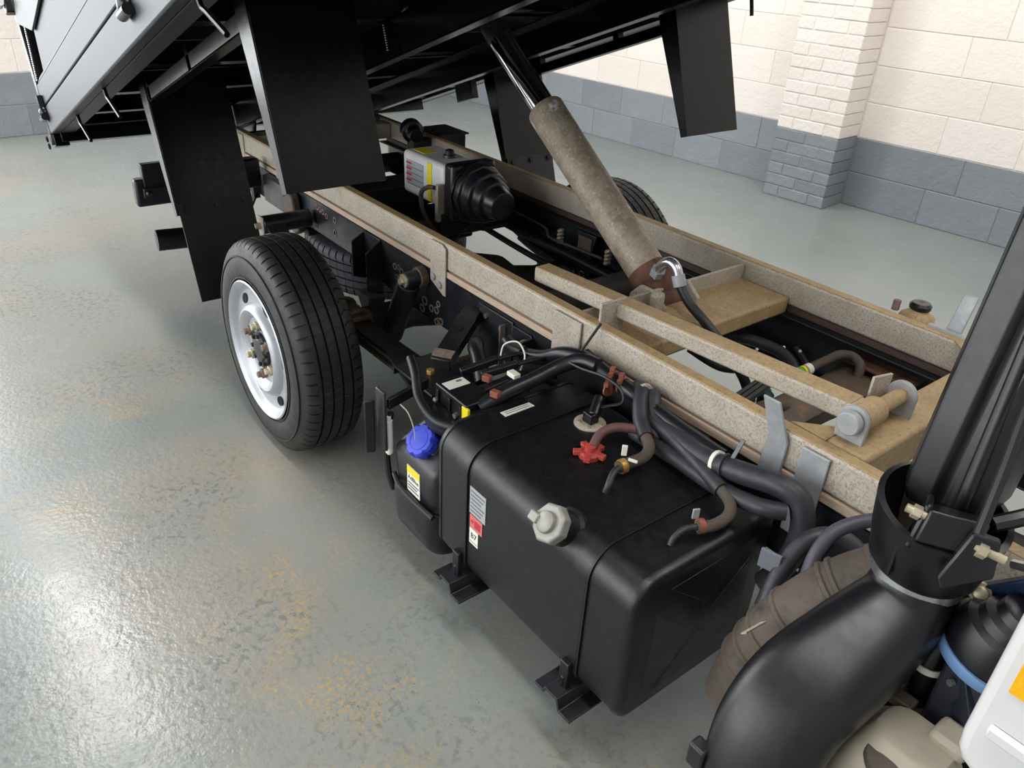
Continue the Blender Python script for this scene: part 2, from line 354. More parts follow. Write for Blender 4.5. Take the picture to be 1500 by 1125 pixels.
# bolt holes with bared washers on the near web: (x, z, radius)
holes = [(-0.655, .520, .03), (-0.56, .575, .011), (-0.535, .573, .011), (-0.51, .571, .011), (-0.483, .563, .011), (-0.415, .567, .013), (-0.42, .517, .014), (-.575, .497, .010),
         (.02, .535, .012), (.045, .54, .010), (.063, .53, .013), (.03, .50, .010), (.055, .505, .015), (.08, .50, .010), (.12, .54, .012),
         (.205, .481, .016), (.19, .45, .014), (.245, .47, .013), (.275, .475, .013), (.285, .50, .011), (.30, .445, .013), (.275, .435, .012), (.285, .415 + .03, .009),
         (.50, .545, .010), (.60, .535, .011), (.56, .49, .016), (.66, .50, .012), (1.66, .55, .014), (1.70, .50, .012)]
for x, z, r in holes:
    y = -A - 0.002
    b = MB(); b.lathe((x, y + .001, z), (0, -1, 0), [(0, r), (0.003, r), (0.003, r * .6), (0, r * .6)], 16, closed=True)
    o = b.build('bolt_hole', 'rustwash' if r < .025 else 'chassis', chassis)
    MB().cyl((x, y + .0005, z), (x, y - 0.001, z), r * .62, 14).build('hole', 'void', o)
for x, z in ((.545, .565), (.615, .555), (.632, .52), (.64, .49), (.645, .46)):
    MB().cyl((x, -A - .004, z), (x, -A - .014, z), .008, 6).build('rivet', 'steel', chassis)
# near rail fittings: riveted plate with diagonal strut, channel bracket, spring hangers
MB().box(.505, .665, -A - .008, -A - .002, .43, .592).build('riveted_plate', 'chassis', chassis, 0.003)
MB().bar((.485, -.380, .553), (.625, -.585, .505), .055, .035).build('diagonal_strut', 'chassis', chassis, 0.003)
MB().bar((.605, -.555, .532), (.622, -.58, .526), .056, .004).build('strut_rust_end', 'rustwash', chassis)
MB().cyl((.545, -.468, .548), (.546, -.469, .5525), .009, 12).build('strut_hole', 'void', chassis)
MB().box(.63, .634, -.395, -A - .004, .43, .575).build('strut_web', 'rustwash', chassis, 0.001)
MB().prism([(-.185, -A, .60), (-.185, -.425, .57), (-.185, -.425, .44), (-.185, -A, .42)], (.006, 0, 0)).prism([(-.075, -A, .60), (-.075, -.43, .56), (-.075, -.43, .42), (-.075, -A, .40)], (.006, 0, 0)).box(-.185, -.07, -.376, -.371, .42, .60).build('axle_stop_bracket', 'chassis', chassis, 0.004)
MB().sweep([[(-.16, -.43, .40), (-.06, -.43, .40), (-.06, -.36, .40), (-.16, -.36, .40)], [(-.14, -.42, .33), (-.08, -.42, .33), (-.08, -.37, .33), (-.14, -.37, .33)]]).build('bump_stop', 'dusty', chassis, 0.006)
for sg in (-1, 1):
    b = MB(); b.prism([(-.80, sg * .376, .56), (-.735, sg * .376, .592), (-.705, sg * .376, .58), (-.69, sg * .376, .50), (-.66, sg * .376, .455), (-.70, sg * .376, .43), (-.80, sg * .376, .46)], (0, sg * .035, 0))
    b.build('spring_hanger', 'rustd', chassis, 0.008)
# outrigger arm with lamp wiring box at the rear
MB().box(-1.0, -.80, -.405, -A - .003, .49, .60).build('rear_outrigger', 'chassis', chassis, 0.003)
MB().obox((-1.05, -.45, .60), (.03, 0, 0), (0, .05, 0), (0, 0, .06)).build('rear_junction_box', 'plastic', chassis, 0.012)

# ================================================================== galvanised tipping subframe
sub = thing('tipping_subframe', 'galvanised steel tipping subframe lying on the chassis, stained beige and brown', 'subframe', (0.4, 0, ZB))
for sg in (-1, 1):
    y0, y1 = sorted((sg * A, sg * (A - 0.034)))
    o = MB().box(-1.42, 1.98, y0, y1, ZB, ZT - 0.002).build('long_rail', 'galv', sub, 0.007, seg=3)
    MB().box(-1.41, 1.97, y0 + .003, y1 - .003, ZT - .004, ZT).build('rail_top', 'galv_top', o, 0.0015)
    for xx in (-1.32, -.93):
        MB().box(xx, xx + .05, sg * A - .006 if sg < 0 else sg * A, sg * A if sg < 0 else sg * A + .006, .52, .70).build('fixing_plate', 'galv', sub, 0.003)
# front crossmember with corner gussets
MB().box(1.575, 1.662, -.333, .333, .622, ZT + .001).build('front_crossmember', 'galv_top', sub, 0.010, seg=3)
for sg in (-1, 1):
    MB().prism([(1.578, sg * .334, ZT - .004), (1.578, sg * .26, ZT - .004), (1.50, sg * .334, ZT - .004)], (0, 0, .005)).build('corner_gusset', 'galv_top', sub, 0.001)
MB().cyl((1.575, -.29, ZT), (1.575, -.29, ZT + .0022), .008, 12).build('drain_hole', 'void', sub)
# ram crossmember: channel with upstand lip
b = MB(); b.box(.872, 1.045, -.333, .333, .600, .652)
b.build('ram_crossmember', 'galv_top', sub, 0.008)
MB().box(.866, .876, -.333, .333, .600, .695).build('crossmember_lip', 'galv', sub, 0.002)
MB().box(-1.30, -1.22, -.333, .333, .63, .70).build('rear_crossmember', 'galv', sub, 0.006)
# plates on the near rail
b = MB(); b.prism([(.247, -A - .003, .703), (.31, -A - .003, .704), (.331, -A - .003, .694), (.331, -A - .003, .542), (.318, -A - .003, .542), (.262, -A - .003, .566), (.247, -A - .003, .572)], (0, -.006, 0))
o = b.build('fixing_plate', 'galv', sub, 0.002)
for x, z in ((.268, .588), (.303, .572)): MB().cyl((x, -A - .008, z), (x, -A - .016, z), .011, 14).build('bolt', 'galv_clean', o, 0.002)
o = MB().prism([(.828, -A - .003, .697), (.93, -A - .003, .697), (.93, -A - .003, .585), (.86, -A - .003, .56), (.828, -A - .003, .585)], (0, -.006, 0)).build('fixing_plate', 'galv', sub, 0.002)
o = MB().prism([(1.558, -A - .003, .698), (1.617, -A - .003, .698), (1.617, -A - .003, .50), (1.558, -A - .003, .50)], (0, -.006, 0)).build('fixing_plate', 'galv_clean', sub, 0.002)
# bent guide lugs standing up from the rail
MB().sweep([[(1.477, -A - .003, .60), (1.528, -A - .003, .60), (1.528, -A - .010, .60), (1.477, -A - .010, .60)],
            [(1.484, -A - .003, .685), (1.528, -A - .003, .685), (1.528, -A - .010, .685), (1.484, -A - .010, .685)],
            [(1.460, -A - .016, .768), (1.498, -A - .016, .768), (1.498, -A - .022, .768), (1.460, -A - .022, .768)]]).build('guide_lug', 'galv_clean', sub, 0.002)
MB().sweep([[(1.458, A + .003, .60), (1.496, A + .003, .60), (1.496, A + .010, .60), (1.458, A + .010, .60)],
            [(1.458, A + .003, .70), (1.496, A + .003, .70), (1.496, A + .010, .70), (1.458, A + .010, .70)],
            [(1.462, A + .035, .80), (1.496, A + .035, .80), (1.496, A + .042, .80), (1.462, A + .042, .80)]]).build('guide_lug', 'galv_clean', sub, 0.002)
MB().box(1.42, 1.58, A - .012, A + .004, ZT - .001, ZT + .006).build('rail_shim', 'galv_clean', sub, 0.001)
# ram cradle on the crossmember
for sg in (-1, 1):
    b = MB(); b.prism([(.80, sg * .062, .61), (.93, sg * .062, .61), (.93, sg * .062, .665), (.885, sg * .062, .70), (.835, sg * .062, .70), (.80, sg * .062, .665)], (0, sg * .012, 0)).build('cradle_ear', 'galv', sub, 0.003)
MB().box(.905, .935, -.115, -.078, .655, .715).build('cradle_stop', 'galv', sub, 0.010)
MB().box(.955, .963, -.345, -.262, .65, .755).build('bar_rest', 'galv', sub, 0.002)
# hinge ears for the body prop
for y in (-.302, -.128):
    b = MB(); poly = [(1.572, y, ZT)] + [(1.602 + .031 * math.cos(t), y, .752 + .031 * math.sin(t)) for t in [PI - i * PI / 10 for i in range(11)]] + [(1.632, y, ZT)]
    b.prism(poly, (0, .010, 0)).build('hinge_ear', 'galv_clean', sub, 0.002)
MB().obox((1.572, -.165, .762), (.006, .024, .0), (0.0, 0.0, .034), (-.003, .0008, 0)).build('stop_flag', 'galv', sub, 0.001)

# body prop
prop = thing('body_prop', 'galvanised box section safety prop bar lying lengthwise inside the subframe', 'prop bar', (1.602, -.20, .75))
MB().bar((.655, -.278, .717), (1.575, -.238, .741), .052, .040).build('bar', 'galv', prop, 0.005)
MB().bar((.658, -.278, .7375), (1.57, -.238, .7615), .046, .002).build('bar_top_film', 'galv_top', prop)
MB().cyl((1.602, -.288, .752), (1.602, -.222, .752), .028, 24).build('sleeve', 'galv_top', prop, 0.003)
MB().cyl((1.602, -.32, .752), (1.602, -.108, .752), .016, 20).build('hinge_pin', 'galv_top', prop)
MB().cyl((1.602, -.3215, .752), (1.602, -.303, .752), .024, 24).build('pin_head', 'galv_clean', prop, 0.003)

# ================================================================== hydraulic ram
ram = thing('hydraulic_ram', 'inclined hydraulic tipping ram with chromed rod and scuffed grey barrel', 'hydraulic ram', (.865, 0, .64))
p0 = V(.865, 0, .655); p1 = V(-.005, 0, 1.275); dr = (p1 - p0).normalized()
def rp(t): return p0 + dr * t
LB = 0.64
MB().lathe(rp(.055), dr, [(0, .040), (.01, .055), (.20, .0555), (.40, .056), (LB - .004, .057), (LB, .055), (LB + .003, .042)], 32).build('barrel', 'barrel', ram)
MB().lathe(rp(0.0), dr, [(0, .030), (.02, .052), (.058, .060), (.075, .059), (.10, .057)], 32).cyl((.865, -.062, .655), (.865, .062, .655), .034, 24).build('rusty_base', 'rust', ram)
MB().lathe(rp(LB + .05), dr, [(0, .038), (.36, .038)], 32).build('rod', 'chrome', ram)
MB().lathe(rp(LB + .34), dr, [(0, .038), (.01, .0395), (.065, .0395), (.07, .026), (.14, .026)], 32).build('rod_end', 'hose', ram)
b = MB(); b.tube([(.855, -.035, .735), (.875, -.045, .765), (.905, -.05, .785), (.93, -.05, .775), (.945, -.05, .745)], .014, 12).build('elbow_fitting', 'steel', ram)
MB().cyl((.85, -.033, .727), (.862, -.038, .748), .020, 6).build('fitting_nut', 'galv_clean', ram)
MB().cyl((.938, -.05, .760), (.951, -.05, .733), .018, 12).build('fitting_nut', 'galv_clean', ram)
hh = MB().tube([(.95, -.05, .737), (.99, -.05, .70), (1.05, -.045, .665), (1.11, -.03, .615), (1.155, .01, .54), (1.17, .05, .46)], .0135, 12).build('hydraulic_hose', 'cable')
tag(hh, 'black hydraulic hose hanging from the elbow at the foot of the ram', 'hose')

# ================================================================== tipped body (local: x rearward pivot -> front, z up from the runners)
TH = math.radians(18.8)
body = thing('tipper_body', 'raised black tipper body with grey dropside, tilted up over the chassis', 'tipper body', (-1.396, 0, ZT), rot=(0, -TH, 0))
def bb(b, name, m, par=None, bev=0.0, seg=2): return b.build(name, m, par or body, bev, local=True, seg=seg)
S0, S1, HW = -.62, 3.1, 1.0
bb(MB().box(S0, S1, -HW + .02, HW - .02, .185, .192), 'floor_sheet', 'black_under')
for sg in (-1, 1):
    y = sg * .32
    b = MB(); b.box(-.12, S1, min(y, y - sg * .006), max(y, y - sg * .006), 0, .105).box(-.12, S1, min(y, y - sg * .045), max(y, y - sg * .045), 0, .006).box(-.12, S1, min(y, y - sg * .045), max(y, y - sg * .045), .099, .105)
    bb(b, 'runner', 'black', None, 0.0015)
for s in (-.43, -.08, .37, .86, 1.40, 1.92, 2.45, 2.95):
    bb(MB().box(s, s + .006, -.965, .965, .107, .184).box(s, s + .05, -.965, .965, .107, .112), 'cross_bearer', 'black', None, 0.001)
for sg in (-1, 1):
    y0, y1 = sorted((sg * HW, sg * (HW - .04)))
    r = bb(MB().box(S0, S1, y0, y1, .10, .212), 'side_rave', 'grey', None, 0.006)
    bb(MB().box(S0, S1, *sorted((sg * (HW - .041), sg * (HW - .10))), .100, .106), 'rave_flange', 'grey' if sg < 0 else 'black', None, 0.001)
    d = bb(MB().box(S0 + .03, S1, *sorted((sg * HW, sg * (HW - .03))), .218, .312), 'dropside', 'grey', None, 0.004)
    bb(MB().prism([(S0 + .24, sg * (HW - .012), .312), (S1, sg * (HW - .012), .312), (S1, sg * (HW - .012), .80), (S0 + .45, sg * (HW - .012), .80), (S0 + .30, sg * (HW - .012), .48)], (0, -sg * .012, 0)), 'side_sheet', 'grey', d)
    bb(MB().box(S0 + .03, S0 + .34, *sorted((sg * (HW - .06), sg * (HW - .07))), .20, .80), 'dark_gap_backing', 'black', d)  # black plate added to stand for the dark interior behind the post gap
    bb(MB().prism([(S0 + .10, sg * HW, .312), (S1, sg * HW, .312), (S1, sg * (HW - .012), .335), (S0 + .10, sg * (HW - .012), .335)], (0, -sg * .006, 0)), 'edge_roll', 'grey', d)
    b = MB().box(S0 - .005, S0 + .055, *sorted((sg * (HW + .002), sg * (HW - .06))), .10, .75)
    po = bb(b, 'corner_post', 'black', None, 0.004)
    bb(MB().prism([(S0 + .02, sg * (HW - .006), .575), (S0 + .35, sg * (HW - .006), .472), (S0 + .69, sg * (HW - .006), .505), (S0 + .95, sg * (HW - .006), .80), (S0 + .30, sg * (HW - .006), .80)], (0, sg * .010, 0)), 'post_gusset', 'greyd', po, .002)
    for s in (-.52, 1.30):
        hg = bb(MB().lathe((s, sg * HW, .185), (0, sg, 0), [(0, .030), (.014, .030), (.022, .024), (.03, .012)], 18).box(s - .017, s + .017, *sorted((sg * HW, sg * (HW + .024))), .18, .26), 'dropside_hinge', 'black', None, 0.004)
        bb(MB().cyl((s - .03, sg * (HW + .016), .165), (s + .045, sg * (HW + .016), .165), .016, 14), 'hinge_pin', 'black', hg)
    # rope hooks under the rave
    for s in (.02, .62, 1.78, 2.35):
        if sg < 0: bb(MB().tube([(s - .04, sg * .965, .105), (s - .03, sg * .965, .07), (s, sg * .965, .05), (s + .09, sg * .965, -.015)], .007, 8), 'rope_hook', 'black')
        elif s > 1.5: bb(MB().tube([(s - .03, sg * .985, .11), (s - .028, sg * .985, .08), (s - .032, sg * .985, .03)], .007, 8), 'rope_hook', 'black')
# rear latch, stub and chain plate on the near corner
bb(MB().box(S0 - .01, S0 + .06, -.995, -.935, .045, .10), 'rear_stub', 'black', None, 0.003)
bb(MB().prism([(S0 - .01, -HW - .004, .10), (S0 + .05, -HW - .004, .10), (S0 + .05, -HW - .004, .075), (S0 + .02, -HW - .004, .055), (S0 - .01, -HW - .004, .065)], (0, .012, 0)), 'latch_plate', 'grey', None, 0.002)
bb(MB().lathe((S0 + .01, -HW - .012, .085), (0, -1, 0), [(0, .014), (.008, .014), (.008, .009), (0, .009)], 12, closed=True).lathe((S0 + .02, -HW - .012, .052), (0, -1, 0), [(0, .014), (.008, .014), (.008, .009), (0, .009)], 12, closed=True), 'chain_link', 'black')
lt = bb(MB().box(S0 - .03, S0 + .03, -HW - .03, -HW + .01, .62, .76), 'tailgate_latch', 'black', None, 0.006)
bb(MB().cyl((S0 - .03, -HW - .045, .66), (S0 + .03, -HW - .045, .66), .014, 12).cyl((S0 - .03, -HW - .045, .72), (S0 + .03, -HW - .045, .72), .014, 12), 'latch_pin', 'steel', lt)
bb(MB().box(S0 - .015, S0 + .005, -.95, .95, .12, .60), 'tailgate', 'black', None, 0.004)
bb(MB().box(S0, S0 + .07, -.965, .965, .06, .184), 'rear_beam', 'black', None, 0.003)
# mudguard plates: front pair and rear pair with bolted rubber flaps
for sg in (-1, 1):
    ya, yb = sg * .860, sg * .588
    for s, low in ((1.745, -.352), (.69, -.352)):
        nm = 'front_mud_plate' if s > 1 else 'rear_mud_plate'
        p = bb(MB().box(s - .003, s, min(ya, yb), max(ya, yb), low, .105), nm, 'black', None, 0.001)
        ye = ya if sg < 0 else yb            # tapered stiffening flange folded back on the outer / inner edge
        for yy in (ya, yb):
            bb(MB().prism([(s - .002, yy, low), (s - .002, yy, .105), (s - .075, yy, .105), (s - .075, yy, .02), (s - .028, yy, low)], (0, -.003 if yy < 0 else .003, 0)), 'folded_flange', 'black', p)
        if s < 1:
            f = bb(MB().box(s, s + .006, min(ya, yb) + .005, max(ya, yb) - .005, -.66, -.315), 'rubber_flap', 'flap', p)
            for k in range(3):
                y = yb + (ya - yb) * (.12 + .38 * k)
                bb(MB().lathe((s + .006, y, -.335), (1, 0, 0), [(0, .017), (.002, .017), (.002, .009), (.008, .009)], 14), 'flap_bolt', 'black', p)
    bb(MB().box(.62, 1.745, *sorted((ya, ya - sg * .04)), .03, .036).box(.62, 1.745, *sorted((ya, ya - sg * .004)), .03, .075), 'guard_stringer', 'black', None, 0.001)
    for s in (.70, 1.20, 1.70): bb(MB().box(s, s + .03, *sorted((ya, ya - sg * .03)), .03, .108), 'guard_bracket', 'black')
bb(MB().box(1.49, 1.53, -.312, .312, .105, .145), 'ram_crosstube', 'black', None, 0.01)
bb(MB().box(.16, .30, .73, .77, .0, .11), 'far_stay_block', 'black', None, .004)
b = MB()
for i in range(11): b.ball((1.402, -.3205, .03 + i * .007), .0028, n=5)
bb(b, 'weld_bead', 'steel')['kind'] = 'stuff'
b = MB()
for i in range(12): b.ball((-.08, -.3205, .02 + i * .007), .0028, n=5)
bb(b, 'weld_bead', 'steel')['kind'] = 'stuff'
b = MB()
for i in range(26): b.ball((S0 + .062 + .0035 * i, -HW + .005, .33 + i * .008), .0055, n=5)
bb(b, 'weld_bead', 'steel')['kind'] = 'stuff'
# pivot hinges under the rear
for sg in (-1, 1):
    bb(MB().prism([(-.10, sg * .29, .0), (.10, sg * .29, .0), (.03, sg * .29, -.09), (-.03, sg * .29, -.09)], (0, sg * .012, 0)), 'pivot_plate', 'black', None, .003)
bb(MB().cyl((0, -.36, -.05), (0, .36, -.05), .025, 20), 'pivot_tube', 'black')

# ================================================================== wheels
RT = 0.344
def tyre_mesh(width, seed=1, ribs=True):
    w = width / 2; R = RT; b = bmesh.new(); n = 62
    prof = [(-w + .006, .222, 0), (-w - .000, .236, 0), (-w - .004, .262, 0), (-w - .001, .288, 0), (-w + .004, .302, 0), (-w + .010, .322, 0), (-w + .016, .331, 2), (-w + .026, .339, 3), (-w + .040, R - .001, 3)]
    gro = [-.048, -.016, .016, .048]; g = .0035
    edge = -w + .040
    for gx in gro:
        prof += [(gx - g - .003, R, 1), (gx - g, R, 1), (gx - g, R - .011, 0), (gx + g, R - .011, 0), (gx + g, R, 1), (gx + g + .003, R, 1)]
    prof += [(w - .040, R - .001, 3), (w - .026, .339, 3), (w - .016, .331, 2), (w - .010, .322, 0), (w - .004, .302, 0), (w + .001, .288, 0), (w + .004, .262, 0), (w, .236, 0), (w - .006, .222, 0)]
    rings = []
    for k in range(n):
        for fr, dip in ((0.0, 0), (0.80, 0), (0.83, 1), (0.95, 1), (0.98, 0)):
            ring = []
            for yy, r, kind in prof:
                side = 0.45 if yy > 0 else 0.0
                a = 2 * PI * (k + fr + (side if kind >= 2 else 0.2 * (yy > 0))) / n
                d = dip * (0.0, .0012, .004, .0065)[kind]
                ring.append(b.verts.new(((r - d) * math.cos(a), yy, (r - d) * math.sin(a))))
            rings.append(ring)
    m = len(rings)
    for i in range(m):
        A_, B_ = rings[i], rings[(i + 1) % m]
        for k in range(len(prof) - 1): b.faces.new((A_[k], A_[k + 1], B_[k + 1], B_[k]))
    bmesh.ops.recalc_face_normals(b, faces=b.faces)
    me = bpy.data.meshes.new('tyre'); b.to_mesh(me); b.free(); return me
TYRE = tyre_mesh(.205)
def make_wheel(name, label, loc, out=-1, m='tyre', group=None, rot=(0, 0, 0)):
    w = thing(name, label, 'wheel', loc, group, rot)
    me = TYRE.copy(); me.materials.append(M[m]); t = link('tyre', me, w, local=True)
    for r, q in ((.262, .0016), (.296, .0014), (.232, .002)):
        MB().lathe((0, out * .1045, 0), (0, out, 0), [(-.003, r + .0025), (q - .001, r + .002), (q - .001, r - .002), (-.003, r - .0025)], 72, closed=True).build('sidewall_ring', m, t, local=True)
    # rim and bulged disc
    f = out * .107
    pr = [(-.150, .205), (-.145, .224), (-.135, .205), (-.10, .19), (-.03, .196), (-.012, .206), (0.0, .224), (.003, .220), (-.008, .203), (-.018, .198), (-.022, .190), (-.020, .152), (-.010, .146), (-.001, .140), (.003, .130), (-.003, .118), (-.018, .104), (-.020, .085), (-.020, .045), (-.024, .020)]
    rim = MB().lathe((0, f, 0), (0, out, 0), pr, 64).build('rim', 'rim', w, local=True)
    for k in range(6):
        a = 2 * PI * k / 6 + .12
        c = V(.171 * math.cos(a), f + out * -.0205, .171 * math.sin(a)); rad = V(math.cos(a), 0, math.sin(a)); tn = V(-math.sin(a), 0, math.cos(a))
        nrm = (V(0, out, 0) + rad * .05).normalized(); sd = nrm.cross(tn).normalized()
        ring = [c + (tn * .025 * math.cos(q) + sd * .0155 * math.sin(q)) for q in [i * PI / 8 for i in range(16)]]
        MB().prism([p - nrm * .004 for p in ring], nrm * .0065).build('hand_hole', 'void', rim, local=True)
    for k in range(6):
        a = 2 * PI * k / 6 + .55; c = V(.082 * math.cos(a), f - out * .020, .082 * math.sin(a))
        MB().cyl(c, c + V(0, out * .016, 0), .016, 6).cyl(c + V(0, out * .014, 0), c + V(0, out * .028, 0), .010, 12).build('wheel_nut', 'bolt' if k % 2 else 'rustwash', w, 0.001, local=True)
    h = MB().lathe((0, f - out * .024, 0), (0, out, 0), [(0, .060), (.014, .058), (.016, .040), (.020, .036), (.022, .01)], 24).build('hub_flange', 'chassis', w, local=True)
    for k in range(8):
        a = 2 * PI * k / 8; c = V(.048 * math.cos(a), f - out * .010, .048 * math.sin(a))
        MB().cyl(c, c + V(0, out * .008, 0), .007, 6).build('hub_bolt', 'inner', h, local=True)
    return w
make_wheel('road_wheel', 'near rear wheel with worn tyre on a silver steel rim with rusty nuts', (0, -.752, RT), -1, group='road wheels')
make_wheel('road_wheel', 'far rear wheel, only its tread showing behind the tipping ram', (0.0, .625, RT), 1, group='road wheels')
make_wheel('spare_wheel', 'spare wheel slung flat under the chassis tail, bluish unworn tread', (-.70, 0, .315), -1, 'tyre2', rot=(PI / 2, 0.1, 0))
MB().box(-.73, -.67, -.366, .366, .425, .455).cyl((-.70, 0, .30), (-.70, 0, .44), .02, 12).build('spare_carrier', 'inner', chassis, .004)
# ================================================================== axle, springs, dampers
ax = thing('rear_axle', 'grimy rear axle beam with bulging differential between the rear wheels', 'axle', (0, 0, RT))
MB().lathe((0, -.655, RT), (0, 1, 0), [(0, .10), (.02, .12), (.05, .12), (.06, .06), (.35, .052), (.50, .08), (.56, .13), (.655, .155), (.75, .13), (.81, .08), (.96, .052), (1.12, .06), (1.13, .12), (1.16, .12), (1.18, .10)], 28).build('axle_casing', 'inner', ax)
MB().lathe((.13, 0, RT), (1, 0, .03), [(0, .11), (.05, .085), (.13, .06), (.16, .06)], 20).build('pinion_housing', 'inner', ax)
MB().box(-.06, .06, -.64, -.62, .24, .50).box(-.06, .06, .49, .51, .24, .50).build('brake_backplate', 'rustd', ax, .01)
ps = MB().cyl((.29, 0, .35), (1.9, .0, .47), .042, 20).cyl((.27, 0, .35), (.34, 0, .352), .06, 16).build('propeller_shaft', 'inner')
tag(ps, 'dark propeller shaft running forward from the axle between the rails', 'shaft')
for sg, lb in ((-1, 'near side leaf spring pack behind the wheel, dark with rust-edged leaves'), (1, 'far side leaf spring pack under the far chassis rail')):
    SY = -.535 if sg < 0 else .455
    sp = thing('leaf_spring', lb, 'leaf spring', (0, SY, .38), 'leaf springs')
    for k, (xa, xb) in enumerate(((-.60, .62), (-.52, .55), (-.42, .46), (-.32, .36))):
        b = MB(); secs = []
        for i in range(13):
            x = xa + (xb - xa) * i / 12; z = .392 - k * .013 + .16 * (x / .62) ** 2 * (1 if x < 0 else .12)
            secs.append([(x, SY - .035, z), (x, SY + .035, z), (x, SY + .035, z - .011), (x, SY - .035, z - .011)])
        b.sweep(secs).build('leaf', 'inner' if k % 2 == 0 else 'rustd', sp, .0015)
    for x in (-.055, .055): MB().tube([(x, SY - .045, .30), (x, SY - .045, .40), (x, SY, .425), (x, SY + .045, .40), (x, SY + .045, .30)], .009, 8, 4).build('u_bolt', 'rustd', sp)
    MB().box(-.075, .075, SY - .042, SY + .042, .392, .412).build('clamp_plate', 'rustd', sp, .006)
    sh = MB().cyl((-.605, sg * .385, .525), (-.605, SY + sg * .04, .525), .034, 20).build('shackle_bush', 'plastic_s', sp, .003)
    MB().box(-.63, -.58, SY + sg * .043 - .004, SY + sg * .043 + .004, .44, .56).build('shackle_plate', 'cream', sp, .012)
    MB().cyl((-.605, SY + sg * .043, .525), (-.605, SY + sg * .07, .525), .014, 6).build('shackle_nut', 'bolt', sp, .002)
for sg, lb in ((-1, 'black telescopic damper slanting down from the near chassis rail'),):
    d = thing('shock_absorber', lb, 'shock absorber', (.2, sg * .47, .58))
    MB().cyl((.200, sg * .425, .550), (.115, sg * .445, .34), .036, 20).build('dust_tube', 'chassis', d, .004)
    MB().cyl((.118, sg * .445, .345), (.08, sg * .455, .27), .028, 18).build('damper_body', 'inner', d)
    e = MB().cyl((.205, sg * .395, .565), (.205, sg * .445, .565), .026, 20).build('top_eye', 'chassis', d, .003)
    MB().cyl((.205, sg * .443, .565), (.205, sg * .449, .565), .022, 20).cyl((.205, sg * .449, .565), (.205, sg * .462, .565), .011, 6).build('eye_bolt', 'bolt', e)
    MB().cyl((.205, sg * .372, .565), (.205, sg * .40, .565), .034, 20).build('eye_boss', 'rustd', e, .003)

# ================================================================== rear lamps, tailpipe
rl = thing('rear_lamp_cluster', 'black rear lamp housing sticking out left of the rear mud plate', 'lamp housing', (-1.78, -.66, .40))
MB().box(-1.80, -1.74, -.74, -.42, .30, .43).build('housing', 'plastic_s', rl, .012)
MB().box(-1.78, -1.735, -.70, -.56, .375, .50).build('upper_box', 'plastic_s', rl, .006)
MB().box(-1.739, -1.733, -.632, -.626, .37, .495).build('box_rib', 'plastic', rl)
MB().bar((-1.73, -.71, .37), (-1.73, -.42, .37), .03, .045).build('lamp_bracket', 'chassis', rl, .004)
for y in (-.69, -.58): MB().ball((-1.713, y, .37), .014).build('bracket_bolt', 'plastic_s', rl)
MB().bar((-1.74, -.42, .40), (-1.20, -.37, .50), .03, .05).build('lamp_arm', 'chassis', rl, .003)
MB().box(-1.36, -1.29, -.372, -.33, .46, .58).build('arm_foot', 'chassis', rl, .004)
tp = MB(); tp.lathe((-1.19, -.815, .325), (.12, 1, -.02), [(0, .040), (0, .044), (.40, .044), (.40, .036), (0.01, .036), (.01, .040)], 24)
tpt = thing('tail_pipe', 'short black exhaust tailpipe pointing out beside the mud flap', 'pipe', (-1.19, -.6, .325))
tp.build('pipe', 'black_under', tpt)
MB().bar((-1.15, -.45, .36), (-1.15, -.385, .48), .03, .008).box(-1.165, -1.135, -.40, -.372, .46, .56).build('pipe_hanger', 'inner', tpt)

# ================================================================== hydraulic power pack between the rails
pk = thing('hydraulic_power_pack', 'white oil reservoir with yellow strip and black motor cover between the rails', 'power pack', (-.3, .1, .6))
MB().box(-.53, -.235, -.012, .15, .60, .765).build('reservoir', 'wplast', pk, .018, seg=4)
MB().box(-.345, -.315, -.0145, -.011, .61, .755).build('yellow_strip', 'yellow', pk)
lab = MB().box(-.495, -.375, -.0145, -.011, .645, .735).build('reservoir_label', 'silverlab', pk)
for k in range(4): MB().box(-.495, -.458, -.0155, -.0140, .720 - k * .022, .728 - k * .022).build('label_bar', 'inkred', lab)
for k in range(4): MB().box(-.492, -.378, -.0153, -.0142, .709 - k * .022, .712 - k * .022).build('label_line', 'inkgrey', lab)
MB().box(-.50, -.42, .02, .075, .7645, .7665).build('warning_sticker', 'yellow', pk)
MB().lathe((-.335, .08, .763), (0, 0, 1), [(0, .026), (.012, .024), (.013, .017), (.028, .017), (.032, .010)], 18).build('filler_cap', 'greyd', pk)
MB().box(-.225, -.165, -.02, .175, .575, .782).build('end_cover', 'plastic_s', pk, .014, seg=3)
mc = MB().lathe((-.165, .085, .675), (1, 0, -.05), [(0, .112), (.035, .110), (.040, .098), (.08, .096), (.085, .080), (.12, .076), (.128, .062), (.172, .052), (.177, .01)], 12).build('motor_cover', 'plastic_s', pk, .004)
MB().lathe((-.165, .085, .675), (1, 0, -.05), [(.0, .118), (.010, .118), (.010, .10), (0, .10)], 12, closed=True).build('cover_rim', 'plastic', mc)
MB().box(-.245, -.225, -.045, -.012, .56, .70).build('pump_bracket', 'galv', pk, .003)
MB().tube([(-.240, -.05, .69), (-.27, -.06, .685), (-.315, -.06, .65), (-.30, -.06, .58), (-.24, -.055, .53), (-.19, -.05, .51)], .009, 8).build('suction_hose', 'dusty', pk)
MB().box(-.26, -.22, -.03, .17, .50, .59).box(-.29, -.20, .15, .34, .50, .515).build('mounting_foot', 'inner', pk, .004)
MB().box(-.80, -.28, -.20, .16, .455, .50).box(-.75, -.60, -.18, .30, .50, .60).build('gap_blackout', 'inner', pk, .008)  # dark boxes added to black out the floor gap below the reservoir
